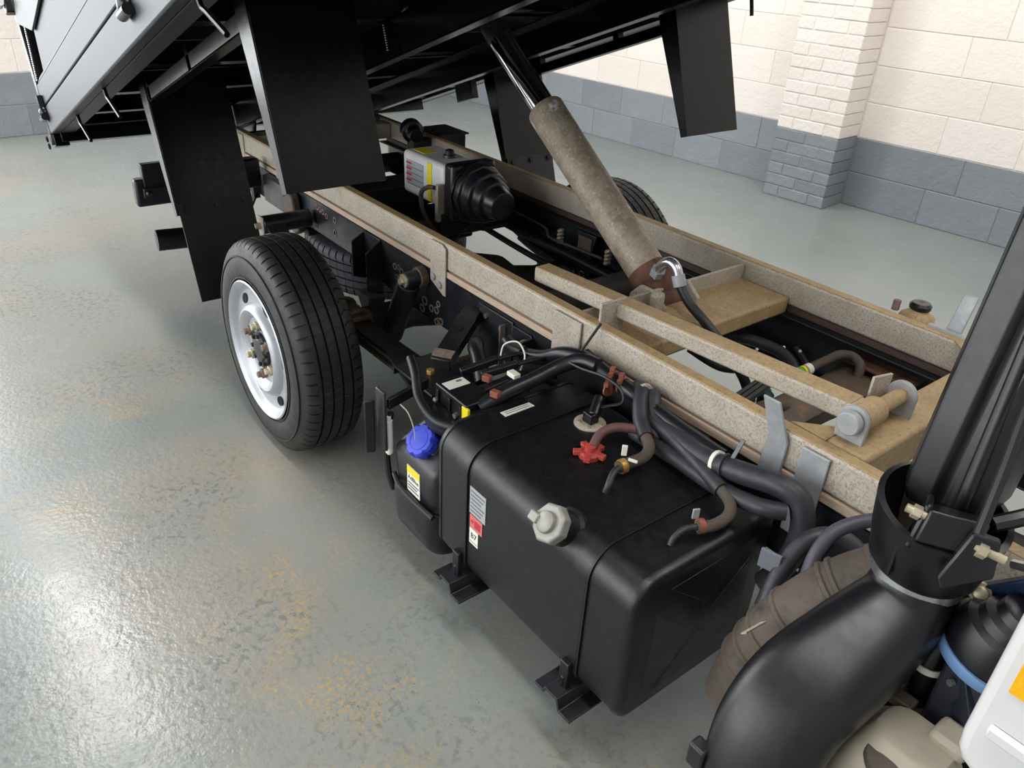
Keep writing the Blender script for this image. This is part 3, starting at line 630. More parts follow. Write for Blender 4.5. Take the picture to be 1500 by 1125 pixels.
MB().lathe((-.40, -.13, .53), (1, .1, 0), [(0, .03), (.005, .038), (.09, .038), (.10, .02)], 18).build('relief_valve', 'plastic', pk)
vl = thing('solenoid_valve', 'round black solenoid coil beside the far rail behind the reservoir', 'valve', (-.88, .27, .74))
MB().lathe((-.94, .27, .735), (1, -.25, -.1), [(0, .03), (.005, .05), (.05, .05), (.058, .035), (.10, .03)], 20).build('coil', 'plastic', vl, .002)
MB().box(-.92, -.86, .24, .335, .655, .70).build('valve_block', 'inner', vl, .006)
# junction box on the far side outboard of the rail
fb = thing('far_side_box', 'small black box bolted outside the far rail behind the reservoir', 'box', (-.95, .45, .66))
MB().box(-1.04, -.86, .372, .52, .60, .705).build('box_body', 'chassis', fb, .005)
MB().box(-1.05, -.85, .372, .53, .705, .712).build('box_lid', 'inner', fb, .001)

# pipes, clips and loom inside the frame
def hose(name, label, cat, pts, r, m='cable', group=None, n=10):
    return tag(MB().tube(pts, r, n).build(name, m), label, cat, group)
fr = thing('brake_pipe_run', 'brake pipes and cable loom clipped along inside of the far rail', 'pipes', (0, .30, .5))
MB().tube([(-.7, .30, .52), (-.2, .29, .50), (.2, .29, .49), (.6, .30, .47), (1.1, .30, .45)], .018, 10).build('main_loom', 'cable', fr)
MB().tube([(-.6, .27, .47), (-.1, .26, .44), (.3, .26, .43), (.7, .27, .42)], .012, 8).build('return_pipe', 'hose', fr)
MB().tube([(-.2, .30, .56), (.0, .29, .555), (.05, .28, .53), (.2, .29, .53), (.33, .28, .54)], .005, 6).build('steel_pipe', 'dusty', fr)
for x, z in ((.085, .545), (.34, .545)):
    for k in range(4): MB().lathe((x, .31, z + .02 - k * .014), (0, -1, 0), [(0, .008), (.02, .008), (.025, .004)], 10).build('brass_union', 'bolt', fr)
MB().prism([(.15, .315, .59), (.26, .315, .59), (.235, .315, .50), (.245, .315, .40), (.17, .315, .40), (.185, .315, .50)], (0, .008, 0)).build('pipe_bracket', 'chassis', fr, .003)
MB().lathe((.205, .314, .43), (0, -1, 0), [(0, .015), (.003, .015), (.003, .009), (0, .009)], 14, closed=True).build('bracket_eyelet', 'rustwash', fr)
MB().box(.17, .24, .310, .315, .52, .575).build('rust_patch_plate', 'rustd', fr, .01)
hose('breather_hose', 'curved black breather hose hanging near the power pack motor', 'hose', [(-.20, .10, .56), (-.24, .06, .50), (-.25, .02, .44), (-.22, 0, .36), (-.15, 0, .34)], .013)
hose('stub_hose', 'short black hose with a ball end reaching over the floor gap', 'hose', [(-.22, .26, .345), (-.24, .22, .335), (-.18, .24, .34), (-.08, .28, .36), (.0, .30, .40)], .010)
dk = thing('frame_deck_plate', 'flat dark steel plate slung low between the rails behind the ram', 'plate', (.75, .05, .36))
MB().box(.20, .82, -.25, .12, .40, .412).build('tray', 'inner', dk, .004)
MB().bar((.30, -.02, .42), (.80, .30, .44), .06, .03).build('tray_stay', 'inner', dk, .004)
MB().box(.50, .54, -.366, .366, .405, .455).build('tray_carrier', 'inner', dk, .006)
gc = thing('pipe_cluster', 'black hoses and brass unions crowded under the ram crossmember', 'hoses', (1.15, .2, .5))
MB().tube([(.90, .15, .52), (1.0, .22, .53), (1.12, .25, .52), (1.20, .21, .48), (1.22, .14, .44), (1.20, .08, .40)], .017, 10).build('large_hose', 'hose', gc)
MB().tube([(.92, .08, .50), (1.02, .10, .48), (1.10, .13, .50), (1.14, .14, .50)], .013, 10).build('small_hose', 'hose', gc)
MB().tube([(1.12, .30, .53), (1.18, .28, .50), (1.22, .24, .46), (1.25, .18, .45)], .009, 8).build('thin_hose', 'hose', gc)
MB().lathe((1.048, .115, .49), (.4, 1, .1), [(-.008, .016), (.008, .016)], 12).build('hose_clip', 'bolt', gc)
for k in range(4): MB().lathe((1.145 + .01 * k, .155 - .012 * k, .505 - .022 * k), (.4, -1, .6), [(0, .011), (.016, .011), (.018, .006), (.026, .006)], 8).build('brass_union', 'rustwash', gc)
MB().lathe((1.18, .10, .45), (0, 0, 1), [(-.03, .02), (.02, .022), (.03, .012)], 14).build('green_valve', 'dkgreen', gc)
for x, y, z in ((1.06, .20, .525), (1.08, .15, .53), (1.10, .27, .53), (1.14, .29, .53), (1.19, .27, .515)): MB().ball((x, y, z), .005, n=6).build('white_clip', 'paper', gc)
gs = thing('sleeved_hose', 'grey hose with green and white sleeve curving over the rusted crossmember', 'hose', (1.3, .1, .58))
MB().tube([(1.256, .135, .570), (1.262, .17, .578), (1.268, .21, .585), (1.272, .255, .588), (1.292, .288, .582), (1.322, .280, .57), (1.332, .262, .54)], .0125, 12).build('hose_body', 'dusty', gs)
MB().tube([(1.252, .085, .566), (1.2545, .112, .568)], .0165, 12, 0).build('green_sleeve', 'green', gs)
MB().tube([(1.255, .115, .5685), (1.2555, .122, .5690)], .0165, 12, 0).build('yellow_band', 'yellow', gs)
MB().tube([(1.256, .130, .570), (1.2575, .146, .572)], .0155, 12, 0).build('white_tag', 'paper', gs)
mt = thing('gearbox_mount', 'brass coloured mounting washer and bolt in the dark gap by the prop bar hinge', 'mount', (1.52, .02, .5))
MB().lathe((1.50, -.035, .575), (0, 0, 1), [(-.03, .05), (0, .045), (.006, .03), (.012, .028), (.014, .016), (.035, .016)], 20).build('cup_washer', 'brass', mt)
MB().cyl((1.50, -.035, .595), (1.50, -.035, .64), .010, 12).build('stud', 'bolt', mt)
MB().box(1.44, 1.57, -.10, .08, .535, .547).box(1.44, 1.446, -.30, .33, .49, .547).build('mount_bracket', 'inner', mt, .003)
ng = thing('near_gap_bracket', 'small black bracket with a bolt between near rail and prop bar end', 'bracket', (1.5, -.25, .56))
MB().box(1.44, 1.56, -.336, -.20, .56, .568).box(1.44, 1.446, -.336, -.20, .52, .568).build('bracket_plate', 'chassis', ng, .002)
MB().cyl((1.53, -.24, .568), (1.53, -.24, .582), .011, 6).build('bracket_bolt', 'brass', ng)
hose('vent_hose', 'grey-brown rubber vent hose bending down beside the near rail gap', 'hose', [(1.345, -.29, .50), (1.325, -.25, .555), (1.32, -.19, .58), (1.325, -.13, .585), (1.33, -.06, .56)], .015, 'dusty')
cn = thing('cable_conduit', 'flat ribbed black conduit crossing under the prop bar', 'conduit', (1.22, -.25, .55))
for k in range(3): MB().bar((1.255 + .014 * k, -.336, .545), (1.205 + .014 * k, .05, .56), .012, .014).build('conduit_rib', 'cable', cn, .002)
# far cab mount on the far rail
fm = thing('cab_mount', 'round rubber cab rest bolted outside the far rail near its front end', 'mount', (1.36, .43, .70))
MB().lathe((1.36, .43, .690), (0, 0, 1), [(-.05, .03), (-.01, .04), (0, .045), (.006, .042), (.016, .026), (.022, .022)], 24).build('dished_base', 'galv_top', fm)
MB().lathe((1.36, .43, .712), (0, 0, 1), [(0, .020), (.004, .027), (.014, .028), (.020, .022), (.021, .012), (.019, .004)], 24).build('rubber_pad', 'plastic', fm)
MB().cyl((1.305, .415, .695), (1.305, .415, .722), .010, 6).build('mount_bolt', 'rustwash', fm)
MB().box(1.26, 1.45, .372, .48, .650, .660).build('mount_plate', 'galv_top', fm, .003)

# ================================================================== fuel tank
TX0, TX1, TY0, TY1, TZ0, TZ1 = .934, 1.560, -.7956, -.40, .2068, .5571
def rrect(x, off=0.0, rt=.062, rb=.045, n=8):
    pts = []
    for cy, cz, a0, r in ((TY1 - .025, TZ1 - .025, 0, .025), (TY0 + rt, TZ1 - rt, PI / 2, rt), (TY0 + rb, TZ0 + rb, PI, rb), (TY1 - .04, TZ0 + .04, 3 * PI / 2, .04)):
        for i in range(n + 1):
            a = a0 + i * PI / 2 / n; pts.append(V(x, cy + (r + off) * math.cos(a), cz + (r + off) * math.sin(a)))
    return pts
ft = thing('fuel_tank', 'large black rectangular diesel tank strapped to the near chassis rail', 'fuel tank', (1.245, -.61, TZ0))
b = MB(); secs = []
for x, o in ((TX0, -.014), (TX0 + .004, -.004), (TX0 + .010, 0), (TX0 + .020, .001), (TX0 + .0205, -.001), (1.0, 0), (1.15, 0), (1.30, 0), (1.45, 0), (TX1 - .0205, -.001), (TX1 - .020, .001), (TX1 - .010, 0), (TX1 - .004, -.004), (TX1, -.014)):
    secs.append(rrect(x, o))
shell = b.rings(secs).build('tank_shell', 'tank', ft)
# pressed panels between the channels of a cross in the front end
cyz = (-.595, .385); w_ = .020
for poly in (((-.735, .475), (-.735, .270), (-.628, .375)), ((-.705, .515), (-.455, .515), (-.585, .415)), ((-.455, .475), (-.455, .290), (-.560, .390)), ((-.700, .245), (-.475, .245), (-.592, .350))):
    MB().prism([(TX1 - .003, y, z) for y, z in poly], (.0048, 0, 0)).build('end_pressing', 'tank', ft, .0018, seg=2)
def strap(x, w):
    pts = rrect(x)[4:]
    prof0 = [p for p in rrect(x, .0015) if True]; prof1 = rrect(x, .0045)
    idx = list(range(4, 9)) + list(range(9, 18)) + list(range(18, 21))
    b = MB(); secs = []
    for i in idx:
        p, q = prof0[i], prof1[i]
        secs.append([p - V(w, 0, 0), p + V(w, 0, 0), q + V(w, 0, 0), q - V(w, 0, 0)])
    return b.rings(secs)
for xs in (1.038, 1.424):
    s_ = strap(xs, .020).build('strap', 'tank', ft, .0008)
    strap(xs + .021, .0025).build('strap_liner', 'cable', s_)
    MB().box(xs - .012, xs + .012, TY0 - .016, TY0 - .004, TZ0 - .02, TZ0 + .06).cyl((xs, TY0 - .012, TZ0 - .045), (xs, TY0 - .012, TZ0 + .02), .006, 10).build('strap_bolt', 'tank', s_, .002)
    b = MB(); x = xs; z = TZ0 - .004
    poly = [(x - .05, z - .018), (x - .025, z - .018), (x - .018, z - .004), (x + .02, z - .004), (x + .028, z - .03), (x + .06, z - .03), (x + .06, z - .036), (x + .024, z - .036), (x + .016, z - .010), (x - .014, z - .010), (x - .021, z - .024), (x - .05, z - .024)]
    b.prism([(px, TY0 - .045, pz) for px, pz in poly], (0, .43, 0)).build('tank_bearer', 'chassis', ft, .001)
# filler neck and cap
cd_ = V(-.10, -.80, .60).normalized(); c0 = V(1.345, -.765, .530)
MB().lathe(c0 - cd_ * .012, cd_, [(0, .044), (.014, .044), (.018, .036), (.045, .034)], 28).build('filler_neck', 'tank', ft)
capo = MB().lathe(c0 + cd_ * .034, cd_, [(0, .036), (.004, .040), (.022, .040), (.026, .036), (.027, .012)], 8).build('filler_cap', 'cap', ft, .002)
MB().lathe(c0 + cd_ * .060, cd_, [(0, .022), (.009, .021), (.012, .016)], 24).build('lock_barrel', 'cap', capo, .001)
MB().obox(c0 + cd_ * .066 + V(-.025, -.003, -.004), V(.012, 0, 0), cd_ * .008, cd_.cross(V(1, 0, 0)) * .010).build('lock_flap', 'cap', capo, .003)
# sender, red breather, pipes
sn = MB().lathe((1.12, -.503, TZ1 - .001), (0, 0, 1), [(0, .037), (.004, .037), (.006, .034), (.006, .02)], 28).build('sender_plate', 'galv', ft)
for k in range(5):
    a = 2 * PI * k / 5 + .4; MB().cyl((1.12 + .026 * math.cos(a), -.503 + .026 * math.sin(a), TZ1 + .004), (1.12 + .026 * math.cos(a), -.503 + .026 * math.sin(a), TZ1 + .009), .005, 6).build('sender_screw', 'bolt', sn)
MB().box(1.105, 1.135, -.515, -.49, TZ1 + .004, TZ1 + .030).cyl((1.125, -.50, TZ1 + .02), (1.10, -.46, TZ1 + .045), .014, 12).build('sender_plug', 'plastic', sn, .003)
rd = MB().lathe((1.215, -.591, TZ1 - .002), (0, 0, 1), [(0, .024), (.012, .024), (.016, .020), (.017, .012), (.028, .012), (.03, .006)], 20).build('red_breather', 'red', ft)
for k in range(5):
    a = 2 * PI * k / 5 + .3; c = V(1.215 + .026 * math.cos(a), -.591 + .026 * math.sin(a), TZ1 + .010)
    MB().obox(c, V(math.cos(a), math.sin(a), 0) * .010, V(-math.sin(a), math.cos(a), 0) * .007, V(0, 0, .005)).build('breather_lug', 'red', rd, .001)
MB().lathe((1.215, -.591, TZ1 - .001), (0, 0, 1), [(0, .044), (.0025, .044), (.0025, .040), (0, .040)], 32, closed=True).build('pressed_ring', 'tank', ft)
# labels
lb = MB().prism([(.973, -.648, TZ1 + .0005), (.974, -.564, TZ1 + .0005), (.993, -.562, TZ1 + .0005), (.994, -.648, TZ1 + .0005)], (0, 0, .0008)).build('warning_label', 'paper', ft, smooth=False)
for k in range(2): MB().box(.978 + .007 * k, .9800 + .007 * k, -.640, -.572, TZ1 + .0012, TZ1 + .0016).build('print_line', 'inkgrey', lb)
ys = TY0 - .0016
l1 = MB().box(1.070, 1.128, ys, ys + .0012, .402, .474).build('spec_plate', 'silverlab', ft)
for k in range(6): MB().box(1.074, 1.124 - .006 * (k % 3), ys - .0004, ys, .462 - k * .0105, .466 - k * .0105).build('print_line', 'inkgrey', l1)
l2 = MB().box(1.072, 1.118, ys, ys + .0012, .362, .399).build('fuel_label', 'pink', ft)
MB().box(1.090, 1.112, ys - .0004, ys, .370, .390).cyl((1.081, ys - .0004, .382), (1.081, ys, .382), .005, 12).build('fuel_pictogram', 'inkred', l2)
l3 = MB().box(1.072, 1.104, ys, ys + .0012, .318, .361).build('grade_label', 'paper', ft)
lettering('grade_lettering', 'B7', .021, (1.088, ys - .0003, .342), (1, 0, 0), (0, 0, 1), 'ink', l3)
MB().box(1.074, 1.102, ys - .0004, ys, .324, .3255).build('print_line', 'inkgrey', l3)

# ================================================================== urea (AdBlue) tank and pump
ub = thing('urea_tank', 'small black moulded tank with blue screw cap beside the fuel tank', 'tank', (.82, -.71, .15))
b = MB(); secs = []
for z, o, yo in ((.262, -.004, 0), (.275, 0, 0), (.33, .004, 0), (.385, .004, 0), (.405, -.001, .006), (.43, -.010, .028), (.46, -.022, .05), (.495, -.034, .07), (.505, -.046, .08)):
    x0, x1, y0, y1 = .728 - o, .928 + o * .3, -.792 - o + yo, -.60
    r = .035; ring = []
    for cx, cy, a0 in ((x1 - r, y1 - r, 0), (x0 + r, y1 - r, PI / 2), (x0 + r, y0 + r, PI), (x1 - r, y0 + r, 3 * PI / 2)):
        for i in range(6):
            a = a0 + i * PI / 10; ring.append((cx + r * math.cos(a), cy + r * math.sin(a), z))
    secs.append(ring)
b.sweep(secs).build('tank_body', 'plastic_s', ub)
b = MB(); secs = []
for z, o in ((.145, -.030), (.150, -.012), (.165, -.002), (.20, .002), (.27, .004), (.278, .002), (.280, -.006)):
    x0, x1, y0, y1 = .722 - o, .928, -.800 - o, -.60; r = .04; ring = []
    for cx, cy, a0 in ((x1 - r, y1 - r, 0), (x0 + r, y1 - r, PI / 2), (x0 + r, y0 + r, PI), (x1 - r, y0 + r, 3 * PI / 2)):
        for i in range(6):
            a = a0 + i * PI / 10; ring.append((cx + r * math.cos(a), cy + r * math.sin(a), z))
    secs.append(ring)
b.sweep(secs).build('lower_cover', 'plastic', ub)
MB().tube([(.735, -.795, .300), (.78, -.806, .293), (.85, -.806, .288), (.925, -.800, .284)], .007, 8).build('retaining_strap', 'cable', ub)
cdir = V(.06, -.72, .69).normalized(); cc = V(.826, -.757, .430)
MB().lathe(cc - cdir * .012, cdir, [(0, .050), (.010, .050), (.014, .044)], 28).build('cap_collar', 'plastic', ub)
b = MB(); d_, s_, u_ = frame_of(cdir); rings = []
for t, r in ((.0, .038), (.004, .043), (.024, .043), (.030, .038), (.031, .015)):
    ring = []
    for k in range(48):
        a = 2 * PI * k / 48; q = r * (1 - .13 * max(0, math.cos(a * 7)) ** 2) if r > .02 else r
        ring.append(cc + cdir * t + (s_ * math.cos(a) + u_ * math.sin(a)) * q)
    rings.append(ring)
bc = b.rings(rings).build('blue_cap', 'blue', ub)
MB().lathe(cc + cdir * .0305, cdir, [(0, .027), (.001, .027), (.001, .025), (0, .025)], 32, closed=True).build('cap_ring', 'blue', bc)
yl = -.7985
ul = MB().prism([(.805, yl, .372), (.862, yl, .372), (.862, yl, .295), (.805, yl, .295)], (0, .002, 0)).build('urea_label', 'paper', ub, smooth=False)
MB().box(.805, .862, yl - .0006, yl, .352, .372).build('label_band', 'yellow', ul)
lettering('label_lettering', 'AdBlue', .0165, (.8335, yl - .0004, .340), (1, 0, 0), (0, 0, 1), 'ink', ul)
for k in range(3): MB().box(.809, .858 - .008 * (k % 2), yl - .0006, yl, .322 - .009 * k, .326 - .009 * k).build('print_line', 'inkgrey', ul)
lid = MB().lathe((.84, -.668, .475), (0, 0, 1), [(0, .085), (.012, .088), (.024, .088), (.028, .078), (.040, .076), (.042, .03)], 32).build('pump_lid', 'plastic_s', ub)
MB().tube([(.745, -.768, .49), (.765, -.79, .52), (.80, -.79, .515), (.825, -.79, .485), (.832, -.79, .455)], .0016, 6).build('cap_tether', 'galv', bc)
MB().cyl((.722, -.80, .455), (.722, -.80, .36), .010, 14).cyl((.722, -.80, .465), (.722, -.80, .355), .0065, 12).build('level_gauge', 'paper', ub)
MB().tube([(.715, -.79, .47), (.708, -.80, .38), (.712, -.80, .30), (.72, -.79, .24)], .009, 8).build('drain_hose', 'cable', ub)
# pump module box
pm = thing('pump_module', 'black control box with white label and yellow tab above the small tank', 'control box', (.85, -.66, .52))
o = MB().box(.785, .918, -.705, -.625, .518, .565).build('module_case', 'plastic', pm, .004)
for x in (.80, .85, .895): MB().box(x, x + .008, -.711, -.705, .52, .555).build('case_rib', 'plastic', o, .001)
mlb = MB().box(.800, .835, -.695, -.635, .565, .5658).build('module_label', 'paper', pm)
MB().box(.806, .814, -.660, -.645, .5658, .5662).build('print_block', 'inkgrey', mlb)
MB().box(.903, .928, -.708, -.70, .520, .560).build('yellow_tab', 'yellow', pm, .002)
MB().box(.92, .955, -.70, -.665, .520, .55).build('side_plug', 'cable', pm, .004)
for k in range(3):
    MB().bar((.86 + .03 * k, -.625, .545), (.885 + .03 * k, -.545, .575), .022, .02).build('connector', 'cable', pm, .003)
MB().cyl((.80, -.716, .525), (.80, -.706, .525), .007, 10).cyl((.885, -.716, .525), (.885, -.706, .525), .007, 10).build('case_bolt', 'steel', pm)
for k, (p, q) in enumerate((((.83, -.60, .575), (.87, -.52, .60)), ((.77, -.62, .56), (.80, -.53, .585)), ((.90, -.62, .56), (.915, -.54, .585)))):
    MB().bar(p, q, .018, .018).build('connector', 'cable', pm, .003)
    MB().tube([q, (q[0] + .02, q[1] + .05, q[2] + .01), (q[0] + .01, q[1] + .10, q[2] - .02)], .006, 8).build('module_lead', 'cable', pm)
for p in ((.855, -.60, .578), (.935, -.635, .585)): MB().obox(p, V(.010, .004, 0), V(-.003, .008, 0), V(0, 0, .008)).build('rusty_clip', 'copper', pm, .002)
MB().box(.76, 1.0, -.60, -.40, .47, .50).build('module_base', 'inner', pm, .006)
MB().tube([(.665, -.70, .575), (.72, -.72, .56), (.78, -.745, .525), (.86, -.75, .51), (.925, -.72, .515), (.945, -.69, .53)], .012, 10).build('module_cable', 'cable', pm)
MB().box(.885, .915, -.565, -.545, .59, .602).build('white_clip', 'paper', pm, .002)
# carrier, shelf and guard
cr = thing('urea_carrier', 'black steel carrier shelf and guard plate holding the small tank', 'bracket', (.66, -.62, .45))
MB().box(.50, .70, -.66, -.50, .462, .470).box(.50, .506, -.66, -.50, .44, .47).build('shelf', 'chassis', cr, .002)
MB().cyl((.60, -.60, .47), (.60, -.60, .482), .012, 6).build('shelf_bolt', 'brass', cr, .001)
MB().bar((.33, -.555, .395), (.70, -.66, .44), .05, .012).build('carrier_arm', 'chassis', cr, .002)
MB().box(.50, .53, -.51, -.378, .395, .43).build('carrier_foot', 'rustd', cr, .003)
MB().obox((.690, -.835, .43), (.004, .012, 0), (.003, -.001, 0), (.012, -.005, .085)).build('guard_plate', 'plastic', cr, .003)
MB().obox((.715, -.815, .46), (.022, 0, 0), (0, .004, 0), (.0, 0, .085)).build('guard_bracket', 'chassis', cr, .004)
MB().bar((.68, -.66, .50), (.72, -.80, .50), .012, .03).build('guard_stay', 'chassis', cr, .003)
MB().box(.70, .93, -.62, -.60, .20, .50).box(.70, .93, -.615, -.375, .44, .455).build('back_plate', 'inner', cr, .003)

# ================================================================== hoses and looms above the tank
hose('module_loom', 'thick black corrugated loom rising from the control box to the rail', 'cable', [(.915, -.665, .545), (.93, -.60, .575), (.95, -.53, .60), (.965, -.47, .622), (1.0, -.435, .645), (1.05, -.425, .65)], .019, 'plastic_s')
hose('rail_loom', 'black wiring loom draped along the near rail behind the fuel tank', 'cable', [(.70, -.42, .565), (.76, -.43, .56), (.86, -.435, .59), (.93, -.43, .63), (1.0, -.42, .645), (1.08, -.415, .635), (1.18, -.415, .625), (1.30, -.425, .618), (1.43, -.43, .615)], .019, 'plastic_s')
hose('upper_loom', 'thinner black cable beside the near rail loom', 'cable', [(.97, -.39, .64), (1.05, -.385, .62), (1.15, -.39, .61), (1.25, -.39, .605), (1.36, -.39, .60)], .012, 'cable')
ch = thing('coolant_hose', 'long grey rubber hose with a white band bending down past the tank front', 'hose', (1.4, -.44, .6))
MB().tube([(1.20, -.43, .60), (1.30, -.44, .605), (1.41, -.455, .612), (1.50, -.455, .63), (1.565, -.45, .645), (1.61, -.44, .635), (1.632, -.44, .59), (1.632, -.44, .53), (1.615, -.445, .46), (1.595, -.45, .42)], .023, 14).build('hose_body', 'hose', ch)
MB().tube([(1.22, -.465, .575), (1.35, -.475, .585), (1.47, -.485, .59), (1.56, -.485, .605), (1.605, -.46, .61)], .017, 12).build('lower_hose', 'hose', ch)
MB().tube([(1.432, -.455, .6165), (1.440, -.455, .6185)], .0255, 16, 0).build('white_band', 'paper', ch)
MB().tube([(1.455, -.457, .622), (1.461, -.457, .6235)], .0265, 16, 0).build('cable_tie', 'hose', ch)
MB().obox((1.468, -.445, .665), (.004, 0, 0), (0, .002, 0), (.004, .006, .022)).build('tie_tail', 'inkgrey', ch)
ra = thing('return_hose', 'bent black hose ending in a clipped steel pipe on the tank front corner', 'hose', (1.4, -.45, .6))
MB().tube([(1.190, -.390, .628), (1.208, -.402, .638), (1.228, -.42, .625), (1.26, -.435, .612), (1.38, -.465, .604), (1.484, -.495, .598)], .0165, 12).build('sleeve', 'hose', ra)
MB().tube([(1.48, -.494, .598), (1.515, -.508, .594), (1.535, -.535, .588), (1.535, -.575, .584), (1.52, -.605, .583)], .0115, 12).build('inner_hose', 'dusty', ra)
MB().tube([(1.525, -.595, .583), (1.512, -.625, .583), (1.507, -.648, .572), (1.507, -.658, .556)], .0065, 10).build('steel_stub', 'hose', ra)
MB().tube([(1.524, -.592, .583), (1.519, -.602, .583)], .0145, 14, 0).build('spring_clip', 'copper', ra)
MB().obox((1.508, -.60, .604), (.003, .006, 0), (.002, -.001, 0), (0, 0, .011)).build('clip_tab', 'galv_clean', ra, .001)
rb = thing('vent_pipe', 'short bent black hose with a white-tabbed clip beside the red breather', 'hose', (1.28, -.5, .6))
MB().tube([(1.150, -.392, .632), (1.18, -.412, .64), (1.205, -.44, .628), (1.235, -.465, .61), (1.275, -.488, .60)], .0175, 12).build('sleeve', 'hose', rb)
MB().tube([(1.265, -.484, .602), (1.30, -.505, .597), (1.315, -.535, .592), (1.31, -.57, .588), (1.305, -.60, .585)], .0125, 12).build('inner_hose', 'dusty', rb)
MB().tube([(1.308, -.595, .586), (1.315, -.622, .586), (1.325, -.642, .573), (1.325, -.648, .556)], .0075, 10).build('steel_stub', 'hose', rb)
MB().tube([(1.309, -.583, .587), (1.307, -.595, .586)], .0155, 14, 0).build('spring_clip', 'brass', rb)
MB().obox((1.295, -.575, .612), (.004, .004, 0), (.002, -.002, 0), (0, 0, .012)).obox((1.325, -.58, .606), (.009, .004, 0), (.001, -.002, 0), (0, 0, .003)).build('clip_tab', 'paper', rb, .001)
hose('breather_tube', 'faded red rubber tube running from the red breather toward the rail', 'hose', [(1.215, -.585, .578), (1.205, -.555, .595), (1.215, -.52, .604), (1.245, -.48, .60), (1.28, -.45, .592)], .0105, 'redhose')
hu = thing('hose_clip_saddle', 'black double hose saddle strapped where two hoses leave the rail', 'clip', (1.17, -.40, .64))
MB().tube([(1.178, -.402, .640), (1.186, -.406, .640)], .020, 12, 0).build('saddle_band', 'galv', hu)
cl = thing('spring_clamp_pair', 'pair of rusty orange spring clamps on loom above the tank', 'clamp', (1.12, -.42, .64))
for x, y, z in ((1.092, -.415, .633), (1.122, -.415, .631), (1.105, -.438, .622)):
    MB().tube([(x, y, z), (x + .004, y, z - .0003)], .0205, 14, 0).build('clamp_band', 'copper', cl)
    MB().obox((x, y - .005, z + .026), (.004, .003, 0), (-.003, .006, 0), (0, 0, .006)).obox((x + .008, y - .018, z + .020), (.004, .003, 0), (-.003, .006, 0), (0, 0, .005)).build('clamp_ear', 'copper', cl)
hose('wire_lead', 'thin black wire looping over the loom above the sender', 'wire', [(.96, -.46, .64), (1.03, -.46, .645), (1.10, -.455, .655), (1.15, -.45, .645), (1.165, -.455, .62), (1.135, -.47, .60), (1.115, -.485, .587)], .0035, 'cable', n=6)
hose('white_wire', 'thin white wire loop behind the control box connectors', 'wire', [(.80, -.52, .58), (.80, -.51, .62), (.83, -.49, .635), (.86, -.49, .61), (.87, -.51, .58)], .0022, 'paper', n=6)
hose('cable_tie_tail', 'upright black cable tie tail standing above the loom', 'cable tie', [(.985, -.425, .655), (.99, -.40, .69), (.995, -.375, .725)], .0035, 'cable', n=6)
hose('rubber_elbow', 'black rubber elbow hose beside the diagonal strut foot', 'hose', [(.56, -.42, .47), (.60, -.45, .52), (.645, -.485, .535), (.70, -.51, .52), (.745, -.53, .49)], .022, 'plastic_s')
hose('second_elbow', 'black rubber hose leaving the rail behind the connectors', 'hose', [(.68, -.376, .52), (.69, -.41, .545), (.74, -.43, .56), (.80, -.44, .575)], .020, 'plastic_s')
eb = thing('rail_bracket', 'small folded black bracket with brass bolt on the near rail', 'bracket', (.70, -.39, .55))
MB().prism([(.665, -A - .003, .585), (.745, -A - .003, .585), (.755, -A - .003, .57), (.755, -A - .003, .51), (.665, -A - .003, .51)], (0, -.006, 0)).box(.748, .754, -.41, -A - .003, .51, .58).build('bracket_plate', 'chassis', eb, .002)
MB().cyl((.725, -A - .008, .555), (.725, -A - .024, .555), .012, 6).build('bracket_bolt', 'bolt', eb, .001)
# things at the front end of the tank
hose('taped_cable', 'purple-grey taped cable running from behind the intake cup to the rail', 'cable', [(1.80, -.48, .735), (1.765, -.515, .725), (1.74, -.555, .705), (1.735, -.585, .672), (1.738, -.60, .635)], .012, 'taped')
hose('drain_elbow', 'grimy black elbow hose between tank front and air duct', 'hose', [(1.76, -.46, .62), (1.72, -.47, .635), (1.69, -.50, .632), (1.675, -.53, .605), (1.675, -.57, .56), (1.68, -.60, .51)], .015, 'hose')
cf = thing('chassis_clutter', 'rusty brackets and clips on the chassis between tank and air duct', 'brackets', (1.68, -.45, .5))
MB().box(1.60, 1.63, -.47, -.377, .40, .43).box(1.69, 1.76, -.47, -.377, .48, .50).build('support_bracket', 'rustd', cf, .003)
MB().lathe((1.735, -.54, .60), (.3, -.6, .7), [(-.01, .02), (.0, .018), (.012, .012)], 12).build('rusty_union', 'copper', cf)
MB().obox((1.655, -.57, .585), (.018, .004, 0), (0, .003, 0), (0, 0, .02)).build('clip_plate', 'inkgrey', cf, .001)
MB().tube([(1.69, -.44, .60), (1.70, -.52, .58), (1.72, -.56, .56)], .012, 8).build('cable_end', 'cable', cf)
MB().box(1.60, 1.95, -.56, -.377, .30, .36).build('dark_casing', 'inner', cf, .02)

# ================================================================== dusty air duct from the intake
ad = thing('air_duct', 'dusty brown ribbed rubber air duct behind the black intake', 'air duct', (1.76, -.64, .55))
pts = [(1.86, -.545, .69), (1.82, -.58, .655), (1.785, -.615, .61), (1.755, -.645, .545), (1.73, -.66, .46), (1.715, -.66, .36)]
MB().tube(pts, .062, 24, 5).build('duct_body', 'dusty', ad)
P_ = smooth_path(pts, 5)
for i in (3, 7, 8, 13, 16, 18, 20):
    d = (P_[i + 1] - P_[i]).normalized()
    MB().lathe(P_[i], d, [(-.006, .060), (-.003, .0655), (.003, .0655), (.006, .060)], 24).build('duct_rib', 'dusty', ad)
d = (P_[2] - P_[0]).normalized()
MB().lathe(P_[1] , d, [(-.008, .060), (-.008, .066), (.008, .066), (.008, .060)], 28, closed=True).build('band_clip', 'brass', ad)
MB().obox(P_[1] + V(-.035, .02, .062), (.012, -.012, -.012), (.006, .006, 0), (0, 0, .006)).build('clip_buckle', 'paper', ad, .001)
